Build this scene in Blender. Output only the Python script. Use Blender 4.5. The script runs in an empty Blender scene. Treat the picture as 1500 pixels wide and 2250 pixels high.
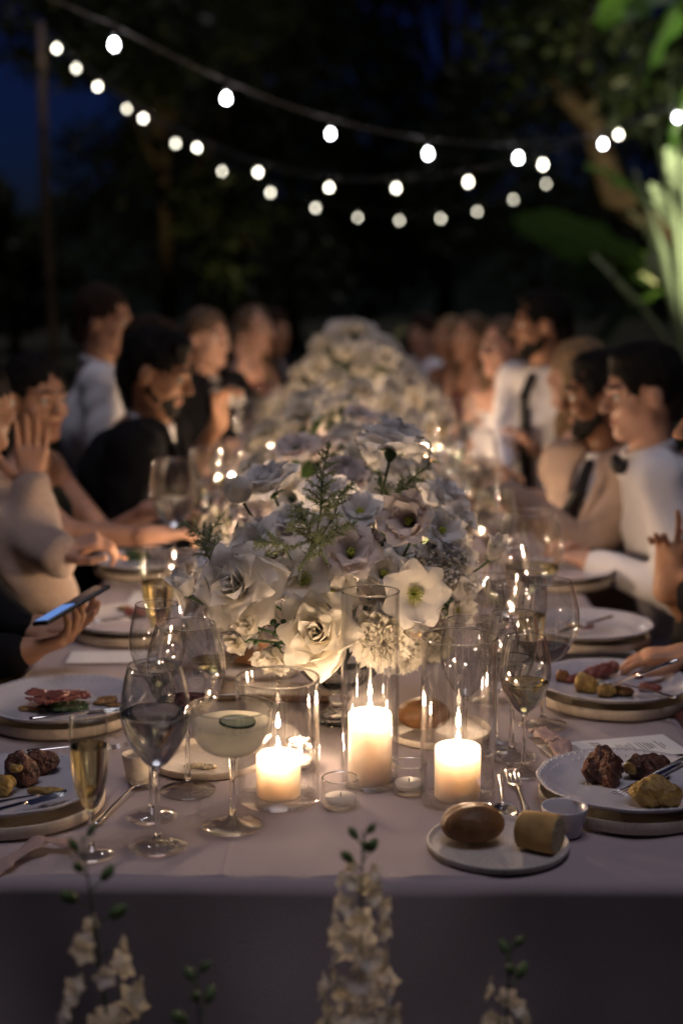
import bpy, bmesh, math, random
import numpy as np
from mathutils import Vector, Matrix, Quaternion, noise as mnoise
random.seed(7); np.random.seed(7)
R = math.radians
S = bpy.context.scene
COL = S.collection

# ------------------------------------------------------------------ camera
TT = 0.75                                   # table top height (m)
CAM = Vector((0.052, -1.71, 1.49))
PITCH, YAW, FPX = R(9.0), R(0.73), 3125.0
cd = bpy.data.cameras.new('camera'); cam = bpy.data.objects.new('camera', cd); COL.objects.link(cam)
cam.location = CAM; cam.rotation_euler = (R(90) - PITCH, 0, YAW)
cd.sensor_fit = 'VERTICAL'; cd.sensor_height = 36; cd.sensor_width = 24; cd.lens = 50
cd.clip_start = 0.05; cd.clip_end = 600
cd.dof.use_dof = True; cd.dof.focus_distance = 2.12; cd.dof.aperture_fstop = 2.1; cd.dof.aperture_blades = 0
S.camera = cam

# ------------------------------------------------------------------ world, overhead fill light, exposure
W = bpy.data.worlds.new('World'); S.world = W; W.use_nodes = True
wn = W.node_tree.nodes; wl = W.node_tree.links
sky = wn.new('ShaderNodeTexSky'); sky.sky_type = 'NISHITA'; sky.sun_disc = False
sky.sun_elevation = R(-2.9); sky.sun_rotation = R(-25); sky.ozone_density = 6.0
bg = wn['Background']; bg.inputs[1].default_value = 0.13
wl.new(sky.outputs[0], bg.inputs[0])
sd = bpy.data.lights.new('overhead_fill', 'SUN'); sd.energy = 0.55; sd.angle = R(30); sd.color = (0.96, 0.88, 0.98)
so = bpy.data.objects.new('overhead_fill', sd); COL.objects.link(so)
so.rotation_euler = (R(9), 0, R(10))      # added fill lamp for the bulbs' overhead light, a little from the near end
S.view_settings.view_transform = 'Standard'; S.view_settings.look = 'None'
S.view_settings.exposure = 0.45; S.view_settings.gamma = 1.0; S.view_settings.use_curve_mapping = False
S.cycles.max_bounces = 10; S.cycles.transparent_max_bounces = 40; S.cycles.transmission_bounces = 8
S.cycles.glossy_bounces = 5; S.cycles.diffuse_bounces = 3
S.cycles.caustics_refractive = False; S.cycles.sample_clamp_indirect = 15.0
S.cycles.use_denoising = True

MW = Matrix.Translation(CAM) @ cam.rotation_euler.to_matrix().to_4x4()
MI = MW.inverted()
def ray(px, py): return (MW.to_3x3() @ Vector(((px - 750) / FPX, -(py - 1125) / FPX, -1)))
def onz(px, py, z=TT):
    d = ray(px, py); return CAM + d * ((z - CAM.z) / d.z)
def aty(px, py, y):
    d = ray(px, py); return CAM + d * ((y - CAM.y) / d.y)
def atd(px, py, zc): return CAM + ray(px, py) * zc
def proj(p):
    q = MI @ Vector(p); return 750 + FPX * q.x / -q.z, 1125 - FPX * q.y / -q.z, -q.z
def zfor(x, y, py):                          # height at which (x, y) is seen at picture row py
    lo, hi = 0.0, 3.0
    for _ in range(40):
        m = (lo + hi) / 2
        if proj((x, y, m))[1] > py: lo = m
        else: hi = m
    return lo

# ------------------------------------------------------------------ helpers
def link(o, parent=None):
    COL.objects.link(o)
    if parent: o.parent = parent
    return o
def tag(o, label=None, cat=None, group=None, kind=None):
    if label: o['label'] = label
    if cat: o['category'] = cat
    if group: o['group'] = group
    if kind: o['kind'] = kind
    return o
def empty(name, loc=(0, 0, 0), rz=0, label=None, cat=None, group=None):
    o = bpy.data.objects.new(name, None); o.empty_display_size = .05
    o.location = loc; o.rotation_euler = (0, 0, rz); link(o)
    return tag(o, label, cat, group)
def me_from(name, V, F, mats, smooth=True, mi=None):
    m = bpy.data.meshes.new(name)
    m.from_pydata([tuple(map(float, v)) for v in V] if not isinstance(V, np.ndarray) else V.tolist(), [], F if isinstance(F, list) else F.tolist())
    for x in (mats if isinstance(mats, (list, tuple)) else [mats]): m.materials.append(x)
    if smooth: m.shade_smooth()
    if mi is not None: m.polygons.foreach_set('material_index', mi)
    return m
def obj(name, V, F, mat, parent=None, smooth=True, mi=None, loc=None):
    o = bpy.data.objects.new(name, me_from(name, V, F, mat, smooth, mi)); link(o, parent)
    if loc is not None: o.location = loc
    return o
def inst(name, mesh, parent=None, loc=None):
    o = bpy.data.objects.new(name, mesh); link(o, parent)
    if loc is not None: o.location = loc
    return o
def dup(o, parent=None):
    c = o.copy()
    if o.type == 'LIGHT': pass
    COL.objects.link(c); c.parent = parent
    for ch in list(o.children): dup(ch, c)
    return c
class MB:
    def __init__(s): s.V = []; s.F = []
    def add(s, V, F):
        b = len(s.V); s.V += [tuple(v) for v in V]; s.F += [tuple(i + b for i in f) for f in F]; return s
    def box(s, c, h, M=None):
        vs = [Vector((c[0] + a * h[0], c[1] + b * h[1], c[2] + d * h[2])) for a in (-1, 1) for b in (-1, 1) for d in (-1, 1)]
        if M: vs = [M @ v for v in vs]
        return s.add(vs, [(0, 1, 3, 2), (4, 6, 7, 5), (0, 4, 5, 1), (2, 3, 7, 6), (0, 2, 6, 4), (1, 5, 7, 3)])
    def tube(s, pts, rad, n=8, caps=True):
        V, F = tube(pts, rad, n, caps); return s.add(V, F)
    def lathe(s, prof, n=32, rf=None):
        V, F = lathe(prof, n, rf); return s.add(V, F)
    def build(s, name, mat, parent=None, smooth=True, loc=None): return obj(name, s.V, s.F, mat, parent, smooth, None, loc)
def tube(pts, rad, n=8, caps=True):
    pts = [Vector(p) for p in pts]; V = []; F = []
    rs = rad if isinstance(rad, (list, tuple)) else [rad] * len(pts)
    up = None
    for i, p in enumerate(pts):
        t = (pts[min(i + 1, len(pts) - 1)] - pts[max(i - 1, 0)]).normalized()
        if up is None: up = t.orthogonal().normalized()
        up = (up - t * up.dot(t)).normalized(); sd_ = t.cross(up)
        for k in range(n):
            a = 2 * math.pi * k / n
            V.append(p + (up * math.cos(a) + sd_ * math.sin(a)) * rs[i])
    for i in range(len(pts) - 1):
        for k in range(n):
            a = i * n + k; b = i * n + (k + 1) % n
            F.append((a, b, b + n, a + n))
    if caps:
        F.append(tuple(range(n))[::-1]); F.append(tuple(range((len(pts) - 1) * n, len(pts) * n)))
    return V, F
def lathe(prof, n=32, rf=None):
    V = []; F = []; rows = []
    for r, z in prof:
        if r < 1e-6: rows.append([len(V)]); V.append((0, 0, z))
        else:
            row = []
            for k in range(n):
                a = 2 * math.pi * k / n; q = rf(a, r, z) if rf else r
                row.append(len(V)); V.append((q * math.cos(a), q * math.sin(a), z))
            rows.append(row)
    for A, B in zip(rows, rows[1:]):
        for k in range(n):
            k2 = (k + 1) % n
            if len(A) == 1 and len(B) == 1: continue
            if len(A) == 1: F.append((A[0], B[k2], B[k]))
            elif len(B) == 1: F.append((A[k], A[k2], B[0]))
            else: F.append((A[k], A[k2], B[k2], B[k]))
    return V, F
def smoothprof(P, k=4):
    """Catmull-Rom refinement of a profile"""
    out = []
    for i in range(len(P) - 1):
        p0 = P[max(i - 1, 0)]; p1 = P[i]; p2 = P[i + 1]; p3 = P[min(i + 2, len(P) - 1)]
        for j in range(k):
            t = j / k
            out.append(tuple(max(0 if c == 0 else -9, .5 * ((2 * p1[c]) + (-p0[c] + p2[c]) * t + (2 * p0[c] - 5 * p1[c] + 4 * p2[c] - p3[c]) * t * t + (-p0[c] + 3 * p1[c] - 3 * p2[c] + p3[c]) * t ** 3)) for c in (0, 1)))
    out.append(P[-1]); return out

# ---- signed distance modelling with surface nets (one continuous organic surface)
class SDF:
    def __init__(s): s.P = []
    def cap(s, a, b, ra, rb=None, k=.02, op=1): s.P.append(('c', Vector(a), Vector(b), ra, ra if rb is None else rb, k, op)); return s
    def ell(s, c, r, M=None, k=.02, op=1): s.P.append(('e', Vector(c), Vector(r), M, 0, k, op)); return s
    def box(s, c, h, M=None, k=.004, op=1): s.P.append(('b', Vector(c), Vector(h), M, 0, k, op)); return s
    def mesh(s, res, disp=None, inflate=0):
        lo = np.array([1e9] * 3); hi = -lo; bbs = []
        for p in s.P:
            if p[0] == 'c':
                r = max(p[3], p[4]); l = np.minimum(p[1], p[2]) - r; h = np.maximum(p[1], p[2]) + r
            else:
                r = max(p[2]) * (1.75 if p[0] == 'b' else 1.0); l = np.array(p[1]) - r; h = np.array(p[1]) + r
            bbs.append((l, h))
            if p[6] > 0: lo = np.minimum(lo, l); hi = np.maximum(hi, h)
        pad = abs(inflate) + 3 * res + .012
        lo = lo - pad; hi = hi + pad
        n = np.ceil((hi - lo) / res).astype(int) + 1
        D = np.full(n, 1.0, np.float32)
        for p, (l, h) in zip(s.P, bbs):
            m = p[5] + 2 * res + .01 + abs(inflate)
            i0 = np.maximum(0, np.floor((l - m - lo) / res).astype(int)); i1 = np.minimum(n, np.ceil((h + m - lo) / res).astype(int) + 1)
            if (i1 <= i0).any(): continue
            X = [(lo[a] + res * np.arange(i0[a], i1[a])).astype(np.float32) for a in range(3)]
            x, y, z = X[0][:, None, None], X[1][None, :, None], X[2][None, None, :]
            if p[0] == 'c':
                a, b = p[1], p[2]; ab = b - a; L2 = max(ab.dot(ab), 1e-9)
                px, py, pz = x - a.x, y - a.y, z - a.z
                t = np.clip((px * ab.x + py * ab.y + pz * ab.z) / L2, 0, 1)
                d = np.sqrt((px - t * ab.x) ** 2 + (py - t * ab.y) ** 2 + (pz - t * ab.z) ** 2) - (p[3] + (p[4] - p[3]) * t)
            else:
                q = (x - p[1].x, y - p[1].y, z - p[1].z)
                if p[3] is not None:
                    M = p[3]        # columns = local axes in world
                    q = tuple(q[0] * M[0][c] + q[1] * M[1][c] + q[2] * M[2][c] for c in range(3))
                if p[0] == 'e':
                    r = p[2]; k0 = np.sqrt((q[0] / r.x) ** 2 + (q[1] / r.y) ** 2 + (q[2] / r.z) ** 2)
                    k1 = np.sqrt((q[0] / r.x ** 2) ** 2 + (q[1] / r.y ** 2) ** 2 + (q[2] / r.z ** 2) ** 2) + 1e-6
                    d = k0 * (k0 - 1) / k1
                else:
                    w = [np.abs(q[c]) - p[2][c] for c in range(3)]
                    d = np.sqrt(sum(np.maximum(v, 0) ** 2 for v in w)) + np.minimum(np.maximum(np.maximum(w[0], w[1]), w[2]), 0)
            sl = tuple(slice(i0[a], i1[a]) for a in range(3)); E = D[sl]; k = max(p[5], 1e-5)
            if p[6] > 0:
                d = d - inflate
                hh = np.maximum(k - np.abs(E - d), 0) / k; D[sl] = np.minimum(E, d) - hh * hh * k * .25
            else:
                hh = np.maximum(k - np.abs(E + d), 0) / k; D[sl] = np.maximum(E, -d) + hh * hh * k * .25
        if disp is not None:
            X = [(lo[a] + res * np.arange(n[a])).astype(np.float32) for a in range(3)]
            D = D + disp(X[0][:, None, None], X[1][None, :, None], X[2][None, None, :])
        return surfnet(D, lo, res)
def surfnet(D, lo, res):
    s = D < 0
    c = s[:-1, :-1, :-1].astype(np.int8)
    tot = np.zeros_like(c)
    offs = [(a, b, d) for a in (0, 1) for b in (0, 1) for d in (0, 1)]
    nx, ny, nz = D.shape
    for a, b, d in offs: tot += s[a:nx - 1 + a, b:ny - 1 + b, d:nz - 1 + d]
    act = (tot > 0) & (tot < 8)
    ids = np.full(act.shape, -1, np.int64); I = np.argwhere(act); ids[act] = np.arange(len(I))
    acc = np.zeros((len(I), 3)); cnt = np.zeros(len(I))
    cor = {o: D[I[:, 0] + o[0], I[:, 1] + o[1], I[:, 2] + o[2]] for o in offs}
    for o in offs:
        for ax in range(3):
            if o[ax]: continue
            q = list(o); q[ax] = 1; q = tuple(q); A = cor[o]; B = cor[q]
            m = (A < 0) != (B < 0)
            t = np.where(m, A / np.where(m, A - B, 1), 0)
            P = np.tile(np.array(o, float), (len(I), 1)); P[:, ax] += t
            acc += P * m[:, None]; cnt += m
    V = (I + acc / np.maximum(cnt, 1)[:, None]) * res + lo
    Fs = []
    for ax in range(3):
        u, v = (ax + 1) % 3, (ax + 2) % 3
        sl0 = [slice(None)] * 3; sl1 = [slice(None)] * 3; sl0[ax] = slice(0, -1); sl1[ax] = slice(1, None)
        A = s[tuple(sl0)]; B = s[tuple(sl1)]
        E = np.argwhere(A != B)
        if not len(E): continue
        ok = (E[:, u] > 0) & (E[:, v] > 0) & (E[:, u] < D.shape[u] - 1) & (E[:, v] < D.shape[v] - 1); E = E[ok]
        neg = A[E[:, 0], E[:, 1], E[:, 2]]
        q = []
        for du, dv in ((-1, -1), (0, -1), (0, 0), (-1, 0)):
            J = E.copy(); J[:, u] += du; J[:, v] += dv; q.append(ids[J[:, 0], J[:, 1], J[:, 2]])
        Q = np.stack(q, 1); Q[~neg] = Q[~neg][:, ::-1]; Fs.append(Q)
    F = np.concatenate(Fs) if Fs else np.zeros((0, 4), int)
    return V, F

# ------------------------------------------------------------------ materials
def nt(name):
    m = bpy.data.materials.new(name); m.use_nodes = True
    t = m.node_tree; return m, t, t.nodes, t.links, t.nodes['Principled BSDF']
def pmat(name, col, rough=.6, spec=.5, metal=0, var=0.0, vscale=20, bump=0.0, bscale=80, col2=None, sss=0, sssr=(1, .5, .3), sscale=.01, sheen=0, coat=0, trans=0, ior=1.45):
    m, t, N, L, P = nt(name)
    P.inputs['Base Color'].default_value = (*col, 1); P.inputs['Roughness'].default_value = rough
    P.inputs['Specular IOR Level'].default_value = spec; P.inputs['Metallic'].default_value = metal; P.inputs['IOR'].default_value = ior
    if sheen: P.inputs['Sheen Weight'].default_value = sheen
    if coat: P.inputs['Coat Weight'].default_value = coat; P.inputs['Coat Roughness'].default_value = .05
    if trans: P.inputs['Transmission Weight'].default_value = trans
    if sss:
        P.inputs['Subsurface Weight'].default_value = sss; P.inputs['Subsurface Radius'].default_value = sssr; P.inputs['Subsurface Scale'].default_value = sscale
    tc = N.new('ShaderNodeTexCoord')
    if var or col2:
        n = N.new('ShaderNodeTexNoise'); n.inputs['Scale'].default_value = vscale; n.inputs['Detail'].default_value = 5
        L.new(tc.outputs['Object'], n.inputs['Vector'])
        r = N.new('ShaderNodeValToRGB'); c2 = col2 or tuple(max(0, c * (1 - var)) for c in col)
        r.color_ramp.elements[0].position = .35; r.color_ramp.elements[1].position = .65
        r.color_ramp.elements[0].color = (*c2, 1); r.color_ramp.elements[1].color = (*col, 1)
        L.new(n.outputs['Fac'], r.inputs[0]); L.new(r.outputs[0], P.inputs['Base Color'])
    if bump:
        n = N.new('ShaderNodeTexNoise'); n.inputs['Scale'].default_value = bscale; n.inputs['Detail'].default_value = 4
        L.new(tc.outputs['Object'], n.inputs['Vector'])
        b = N.new('ShaderNodeBump'); b.inputs['Strength'].default_value = bump; b.inputs['Distance'].default_value = .01
        L.new(n.outputs['Fac'], b.inputs['Height']); L.new(b.outputs[0], P.inputs['Normal'])
    return m
def thin_glass(name, tint=(1, 1, 1), base=.05, rough=0.0):
    """one wall of clear glass: see-through with a mirror reflection that grows towards the edge"""
    m, t, N, L, P = nt(name); N.remove(P)
    lw = N.new('ShaderNodeLayerWeight'); lw.inputs[0].default_value = .5
    pw = N.new('ShaderNodeMath'); pw.operation = 'POWER'; pw.inputs[1].default_value = 3.6
    ma = N.new('ShaderNodeMath'); ma.operation = 'MULTIPLY_ADD'; ma.inputs[1].default_value = .95 - base; ma.inputs[2].default_value = base
    L.new(lw.outputs['Facing'], pw.inputs[0]); L.new(pw.outputs[0], ma.inputs[0])
    tr = N.new('ShaderNodeBsdfTransparent'); tr.inputs[0].default_value = (*tint, 1)
    gl = N.new('ShaderNodeBsdfGlossy'); gl.inputs['Roughness'].default_value = rough
    mx = N.new('ShaderNodeMixShader'); L.new(ma.outputs[0], mx.inputs[0]); L.new(tr.outputs[0], mx.inputs[1]); L.new(gl.outputs[0], mx.inputs[2])
    L.new(mx.outputs[0], N['Material Output'].inputs[0]); return m
def solid_glass(name, col=(1, 1, 1), ior=1.5, rough=0.0):
    m, t, N, L, P = nt(name); N.remove(P)
    g = N.new('ShaderNodeBsdfGlass'); g.inputs['Color'].default_value = (*col, 1); g.inputs['IOR'].default_value = ior; g.inputs['Roughness'].default_value = rough
    L.new(g.outputs[0], N['Material Output'].inputs[0]); return m
def emit(name, col, st, see=False):
    m, t, N, L, P = nt(name); N.remove(P)
    e = N.new('ShaderNodeEmission'); e.inputs[0].default_value = (*col, 1); e.inputs[1].default_value = st
    if see:
        tr = N.new('ShaderNodeBsdfTransparent'); a = N.new('ShaderNodeAddShader')
        L.new(e.outputs[0], a.inputs[0]); L.new(tr.outputs[0], a.inputs[1]); L.new(a.outputs[0], N['Material Output'].inputs[0])
    else: L.new(e.outputs[0], N['Material Output'].inputs[0])
    return m
def leafy(name, col, tcol, tw=.35, var=.4, vs=60, rough=.5, bump=.15):
    """thin living tissue: reflects on one side, glows through from the other"""
    m, t, N, L, P = nt(name)
    P.inputs['Roughness'].default_value = rough; P.inputs['Specular IOR Level'].default_value = .3
    tc = N.new('ShaderNodeTexCoord'); n = N.new('ShaderNodeTexNoise'); n.inputs['Scale'].default_value = vs; n.inputs['Detail'].default_value = 4
    L.new(tc.outputs['Object'], n.inputs['Vector'])
    r = N.new('ShaderNodeValToRGB'); r.color_ramp.elements[0].position = .3; r.color_ramp.elements[1].position = .7
    r.color_ramp.elements[0].color = (*[c * (1 - var) for c in col], 1); r.color_ramp.elements[1].color = (*col, 1)
    L.new(n.outputs['Fac'], r.inputs[0]); L.new(r.outputs[0], P.inputs['Base Color'])
    b = N.new('ShaderNodeBump'); b.inputs['Strength'].default_value = bump; b.inputs['Distance'].default_value = .003
    L.new(n.outputs['Fac'], b.inputs['Height']); L.new(b.outputs[0], P.inputs['Normal'])
    T = N.new('ShaderNodeBsdfTranslucent'); T.inputs[0].default_value = (*tcol, 1)
    mx = N.new('ShaderNodeMixShader'); mx.inputs[0].default_value = tw
    L.new(P.outputs[0], mx.inputs[1]); L.new(T.outputs[0], mx.inputs[2]); L.new(mx.outputs[0], N['Material Output'].inputs[0]); return m

M = {}
M['petal'] = leafy('petal_white', (.90, .87, .84), (.92, .88, .80), .45, .05, 35, .55, .2)
M['petal_cool'] = leafy('petal_cool', (.88, .87, .88), (.90, .88, .86), .45, .06, 35, .55, .2)
M['petal_cream'] = leafy('petal_cream', (.89, .85, .76), (.93, .87, .72), .42, .07, 35, .5, .2)
M['petal_blush'] = leafy('petal_blush', (.87, .80, .79), (.90, .81, .76), .45, .06, 35, .55, .2)
M['stem'] = leafy('stem_green', (.07, .13, .05), (.1, .2, .05), .1, .4, 40)
M['leaf'] = leafy('leaf_green', (.06, .11, .045), (.12, .22, .05), .25, .5, 30)
M['astilbe'] = leafy('astilbe_green', (.58, .64, .36), (.55, .62, .3), .25, .5, 300)
M['fern'] = leafy('fern_green', (.16, .25, .10), (.2, .3, .1), .25, .4, 200)
M['stamen'] = pmat('stamen', (.42, .46, .05), .5, bump=.5, bscale=500)
M['thin'] = thin_glass('clear_glass_wall', (.985, .985, .985), .095)
M['thin_foot'] = thin_glass('clear_glass_foot', (.98, .98, .985), .13)
M['thin_cool'] = thin_glass('clear_glass_bowl', (.98, .985, .99), .11)
M['glass'] = solid_glass('clear_glass_solid', (.98, .985, .985))
M['cutglass'] = solid_glass('cut_crystal', (.97, .98, .98))
M['water'] = solid_glass('still_water', (.97, .985, .99), 1.33)
M['white_wine'] = solid_glass('white_wine', (.96, .92, .70), 1.34)
M['champagne'] = solid_glass('champagne', (.96, .89, .64), 1.34)
M['red_wine'] = solid_glass('red_wine', (.22, .012, .02), 1.34)
M['cocktail'] = leafy('cloudy_cocktail', (.93, .90, .80), (.95, .92, .80), .65, .05, 20, .1, 0)
M['wax'] = pmat('ivory_wax', (.60, .53, .47), .42, .35, sss=.9, sssr=(1.0, .90, .78), sscale=.12, bump=.03, bscale=40)
M['wick'] = pmat('wick', (.02, .015, .01), .9)
M['porcelain'] = pmat('white_porcelain', (.52, .51, .56), .16, .5, coat=.4, bump=.015, bscale=30)
M['stoneware'] = pmat('cream_stoneware', (.60, .52, .43), .5, .4, var=.15, vscale=120, bump=.08, bscale=200)
M['stoneware_grey'] = pmat('grey_speckled_stoneware', (.50, .46, .44), .5, .4, var=.2, vscale=200, bump=.08, bscale=200)
M['steel'] = pmat('polished_steel', (.72, .71, .70), .16, .5, metal=1)
M['cloth'] = pmat('tablecloth_linen', (.37, .31, .33), .85, .2, var=.07, vscale=6, bump=.25, bscale=700, sheen=.2)
M['bread'] = pmat('bread_crust', (.26, .125, .05), .5, .35, var=.55, vscale=22, bump=.25, bscale=90)
M['bread_pale'] = pmat('bread_pale_crust', (.55, .34, .13), .65, .25, var=.45, vscale=22, bump=.12, bscale=120)
M['crumb'] = pmat('bread_crumb', (.72, .60, .40), .85, .2, var=.3, vscale=160, bump=1, bscale=220)
M['meat'] = pmat('roast_meat', (.15, .055, .032), .32, .5, col2=(.04, .018, .012), vscale=60, bump=.9, bscale=120)
M['ham'] = pmat('cured_ham', (.17, .035, .03), .3, .5, col2=(.26, .10, .08), vscale=60, bump=.6, bscale=140)
M['green_veg'] = pmat('leafy_greens', (.05, .10, .03), .4, .5, col2=(.02, .04, .015), vscale=80, bump=.8, bscale=150)
M['potato'] = pmat('roast_potato', (.42, .29, .08), .35, .5, col2=(.22, .12, .03), vscale=50, bump=.6, bscale=120)
M['sauce'] = pmat('pan_sauce', (.20, .10, .035), .18, .5, col2=(.32, .2, .08), vscale=60)
M['paper'] = pmat('menu_card_paper', (.74, .73, .72), .8, .2, bump=.05, bscale=400)
M['ink'] = pmat('printed_ink', (.10, .09, .10), .7)
M['ribbon'] = leafy('blush_silk_ribbon', (.58, .42, .38), (.6, .4, .35), .3, .1, 30)
M['skin_a'] = pmat('skin_warm', (.52, .30, .21), .5, .35, var=.12, vscale=25, sss=.15, sssr=(1, .35, .2), sscale=.006)
M['skin_b'] = pmat('skin_tan', (.45, .25, .16), .5, .35, var=.12, vscale=25, sss=.15, sssr=(1, .35, .2), sscale=.006)
M['skin_c'] = pmat('skin_light', (.56, .34, .26), .5, .35, var=.12, vscale=25, sss=.15, sssr=(1, .35, .2), sscale=.006)
M['skin_d'] = pmat('skin_brown', (.24, .12, .07), .5, .35, var=.12, vscale=25, sss=.1, sssr=(1, .35, .2), sscale=.006)
M['hair_black'] = pmat('hair_black', (.010, .008, .007), .55, .2, var=.5, vscale=90, bump=.9, bscale=160)
M['hair_brown'] = pmat('hair_brown', (.045, .024, .014), .55, .2, var=.5, vscale=90, bump=.9, bscale=160)
M['hair_blond'] = pmat('hair_blond', (.34, .22, .11), .42, .5, var=.5, vscale=90, bump=.9, bscale=160)
M['hair_light'] = pmat('hair_light_brown', (.16, .095, .05), .42, .5, var=.5, vscale=90, bump=.9, bscale=160)
M['knit'] = pmat('beige_knit', (.50, .38, .32), .95, .1, var=.2, vscale=150, bump=.8, bscale=260, sheen=.3)
M['shirt'] = pmat('white_cotton', (.74, .73, .77), .8, .2, bump=.3, bscale=30)
M['suit_black'] = pmat('black_wool', (.008, .008, .010), .9, .15, bump=.2, bscale=200)
M['suit_beige'] = pmat('beige_wool', (.36, .27, .225), .9, .2, var=.12, vscale=60, bump=.25, bscale=200)
M['trouser_grey'] = pmat('grey_trousers', (.22, .21, .27), .85, .2, bump=.3, bscale=100)
M['dress_white'] = pmat('white_dress', (.70, .69, .72), .7, .3, bump=.3, bscale=60)
M['dress_silver'] = pmat('silver_sequin_dress', (.36, .35, .28), .35, .5, var=.5, vscale=200, bump=1, bscale=400)
M['dress_olive'] = pmat('olive_dress', (.035, .042, .034), .8, .2, bump=.3, bscale=60)
M['dress_black'] = pmat('black_dress', (.010, .010, .014), .75, .3, bump=.3, bscale=60)
M['dress_rust'] = pmat('rust_satin', (.17, .045, .03), .5, .4, bump=.3, bscale=30)
M['dress_mustard'] = pmat('mustard_dress', (.20, .13, .02), .8, .2, bump=.3, bscale=30)
M['eye_white'] = pmat('eye_white', (.7, .68, .66), .15)
M['eye_dark'] = pmat('eye_dark', (.012, .008, .006), .1)
M['lip'] = pmat('lips', (.40, .13, .11), .4)
M['black'] = pmat('black_plastic', (.012, .012, .014), .25)
M['satin_black'] = pmat('black_satin', (.008, .008, .01), .5)
M['screen'] = emit('phone_screen_light', (.22, .42, 1.0), .45)
M['screen_dark'] = pmat('phone_glass', (.02, .025, .05), .06, .6)
M['chair'] = pmat('dark_bentwood', (.045, .026, .015), .45, .4, var=.3, vscale=15)
M['bark'] = pmat('bark', (.13, .09, .055), .9, .2, col2=(.05, .035, .022), vscale=14, bump=1, bscale=25)
M['foliage'] = leafy('tree_leaves', (.042, .056, .018), (.075, .10, .025), .3, .6, 2.5)
M['banana'] = leafy('banana_leaf', (.10, .20, .04), (.22, .40, .06), .4, .35, 5, .4)
M['banana_dark'] = leafy('banana_leaf_dark', (.05, .10, .03), (.1, .2, .04), .3, .4, 5, .4)
M['frond'] = leafy('pale_palm_stalk', (.60, .66, .40), (.6, .66, .36), .25, .25, 6, .4)
M['ground'] = pmat('garden_ground', (.045, .05, .03), .95, .1, col2=(.03, .026, .018), vscale=3, bump=1, bscale=30)
M['hill'] = pmat('dark_hill', (.015, .022, .018), 1, .0, var=.5, vscale=.2)
M['pole'] = pmat('wooden_pole', (.17, .11, .06), .5, .4, var=.4, vscale=9, bump=.3, bscale=30)
M['cable'] = pmat('light_cable', (.16, .155, .15), .6)
M['bulb'] = emit('bulb_light', (.97, .96, 1.0), 26)
M['bulb_mid'] = emit('bulb_light_warm', (1.0, .94, .76), 15)
M['bulb_dim'] = emit('bulb_light_weak', (1.0, .93, .74), 8)
M['bulb_glass'] = thin_glass('bulb_glass', (1, 1, 1))
M['board'] = pmat('walnut_board', (.10, .045, .02), .5, .4, var=.4, vscale=12, bump=.15, bscale=60)

def petal_geo(L, Wd, th0, th1, r0=.004, flat=.03, tip=0.0, curl=0.0, ruf=0.0, nf=3, spiral=0.0, seed=0, nu=7, nv=7, asym=.0, crease=.0):
    """petal as a patch round the flower axis: rises at th0, ends at th1 (degrees from the axis), tip curls over"""
    rnd = random.Random(seed); ph = rnd.uniform(0, 6.3); ph2 = rnd.uniform(0, 6.3)
    V = []; 
    def path(u):
        n = 14; r = r0; z = 0
        for i in range(n):
            t = (i + .5) / n * u; a = R(th0 + (th1 - th0) * t + curl * max(0, t - .62) ** 1.5 * 4.3)
            r += math.sin(a) * L * u / n; z += math.cos(a) * L * u / n
        a = R(th0 + (th1 - th0) * u + curl * max(0, u - .62) ** 1.5 * 4.3)
        return r, z, a
    for i in range(nu):
        u = (i / (nu - 1)) ** .85
        for j in range(nv):
            v = -1 + 2 * j / (nv - 1)
            uu = u * (1 - .16 * v * v * u + tip * (1 - abs(v)) * u - .5 * tip * u)
            r, z, a = path(max(uu, 0))
            w = Wd / 2 * (.22 + .78 * math.sin(min(1, u / .62) * math.pi / 2)) * (1 if u < .72 else math.sqrt(max(.02, 1 - ((u - .72) / .325) ** 2)))
            s = v * w; R_ = max(r, 0) + flat; an = s / R_
            rr = R_ * (1 + spiral * v)
            x = rr * math.cos(an) - flat; y = rr * math.sin(an)
            k = ruf * L * u * u * (math.sin(v * nf * 2.1 + ph) * .6 + math.sin(v * nf * 3.7 + ph2) * .4) + asym * v * u * L + crease * L * u * math.exp(-(v / .25) ** 2)
            V.append((x + k * math.cos(a), y, z - k * math.sin(a)))
    F = [(i * nv + j, i * nv + j + 1, (i + 1) * nv + j + 1, (i + 1) * nv + j) for i in range(nu - 1) for j in range(nv - 1)]
    return V, F

# ================================================================== ground, table
V, F = [], []
N_ = 60
for j in range(N_ + 1):
    for i in range(N_ + 1):
        x = -70 + 140 * i / N_; y = -12 + 190 * (j / N_) ** 1.6
        V.append((x, y, .02 * mnoise.noise(Vector((x * .7, y * .7, 0))) if abs(x) < 20 and y < 30 else 0))
F = [(j * (N_ + 1) + i, j * (N_ + 1) + i + 1, (j + 1) * (N_ + 1) + i + 1, (j + 1) * (N_ + 1) + i) for j in range(N_) for i in range(N_)]
tag(obj('ground', V, F, M['ground']), kind='structure')
# dark rise of land beyond the garden
V, F = [], []
for j in range(9):
    for i in range(61):
        x = -130 + 260 * i / 60; t = j / 8
        hgt = (7.0 + 1.2 * mnoise.noise(Vector((x * .03, 3, 0))) + .5 * mnoise.noise(Vector((x * .2, 9, 0)))) * math.sin(t * math.pi * .5)
        V.append((x, 66 + 30 * t, hgt - .3))
F = [(j * 61 + i, j * 61 + i + 1, (j + 1) * 61 + i + 1, (j + 1) * 61 + i) for j in range(8) for i in range(60)]
tag(obj('hill', V, F, M['hill']), kind='structure')

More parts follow.
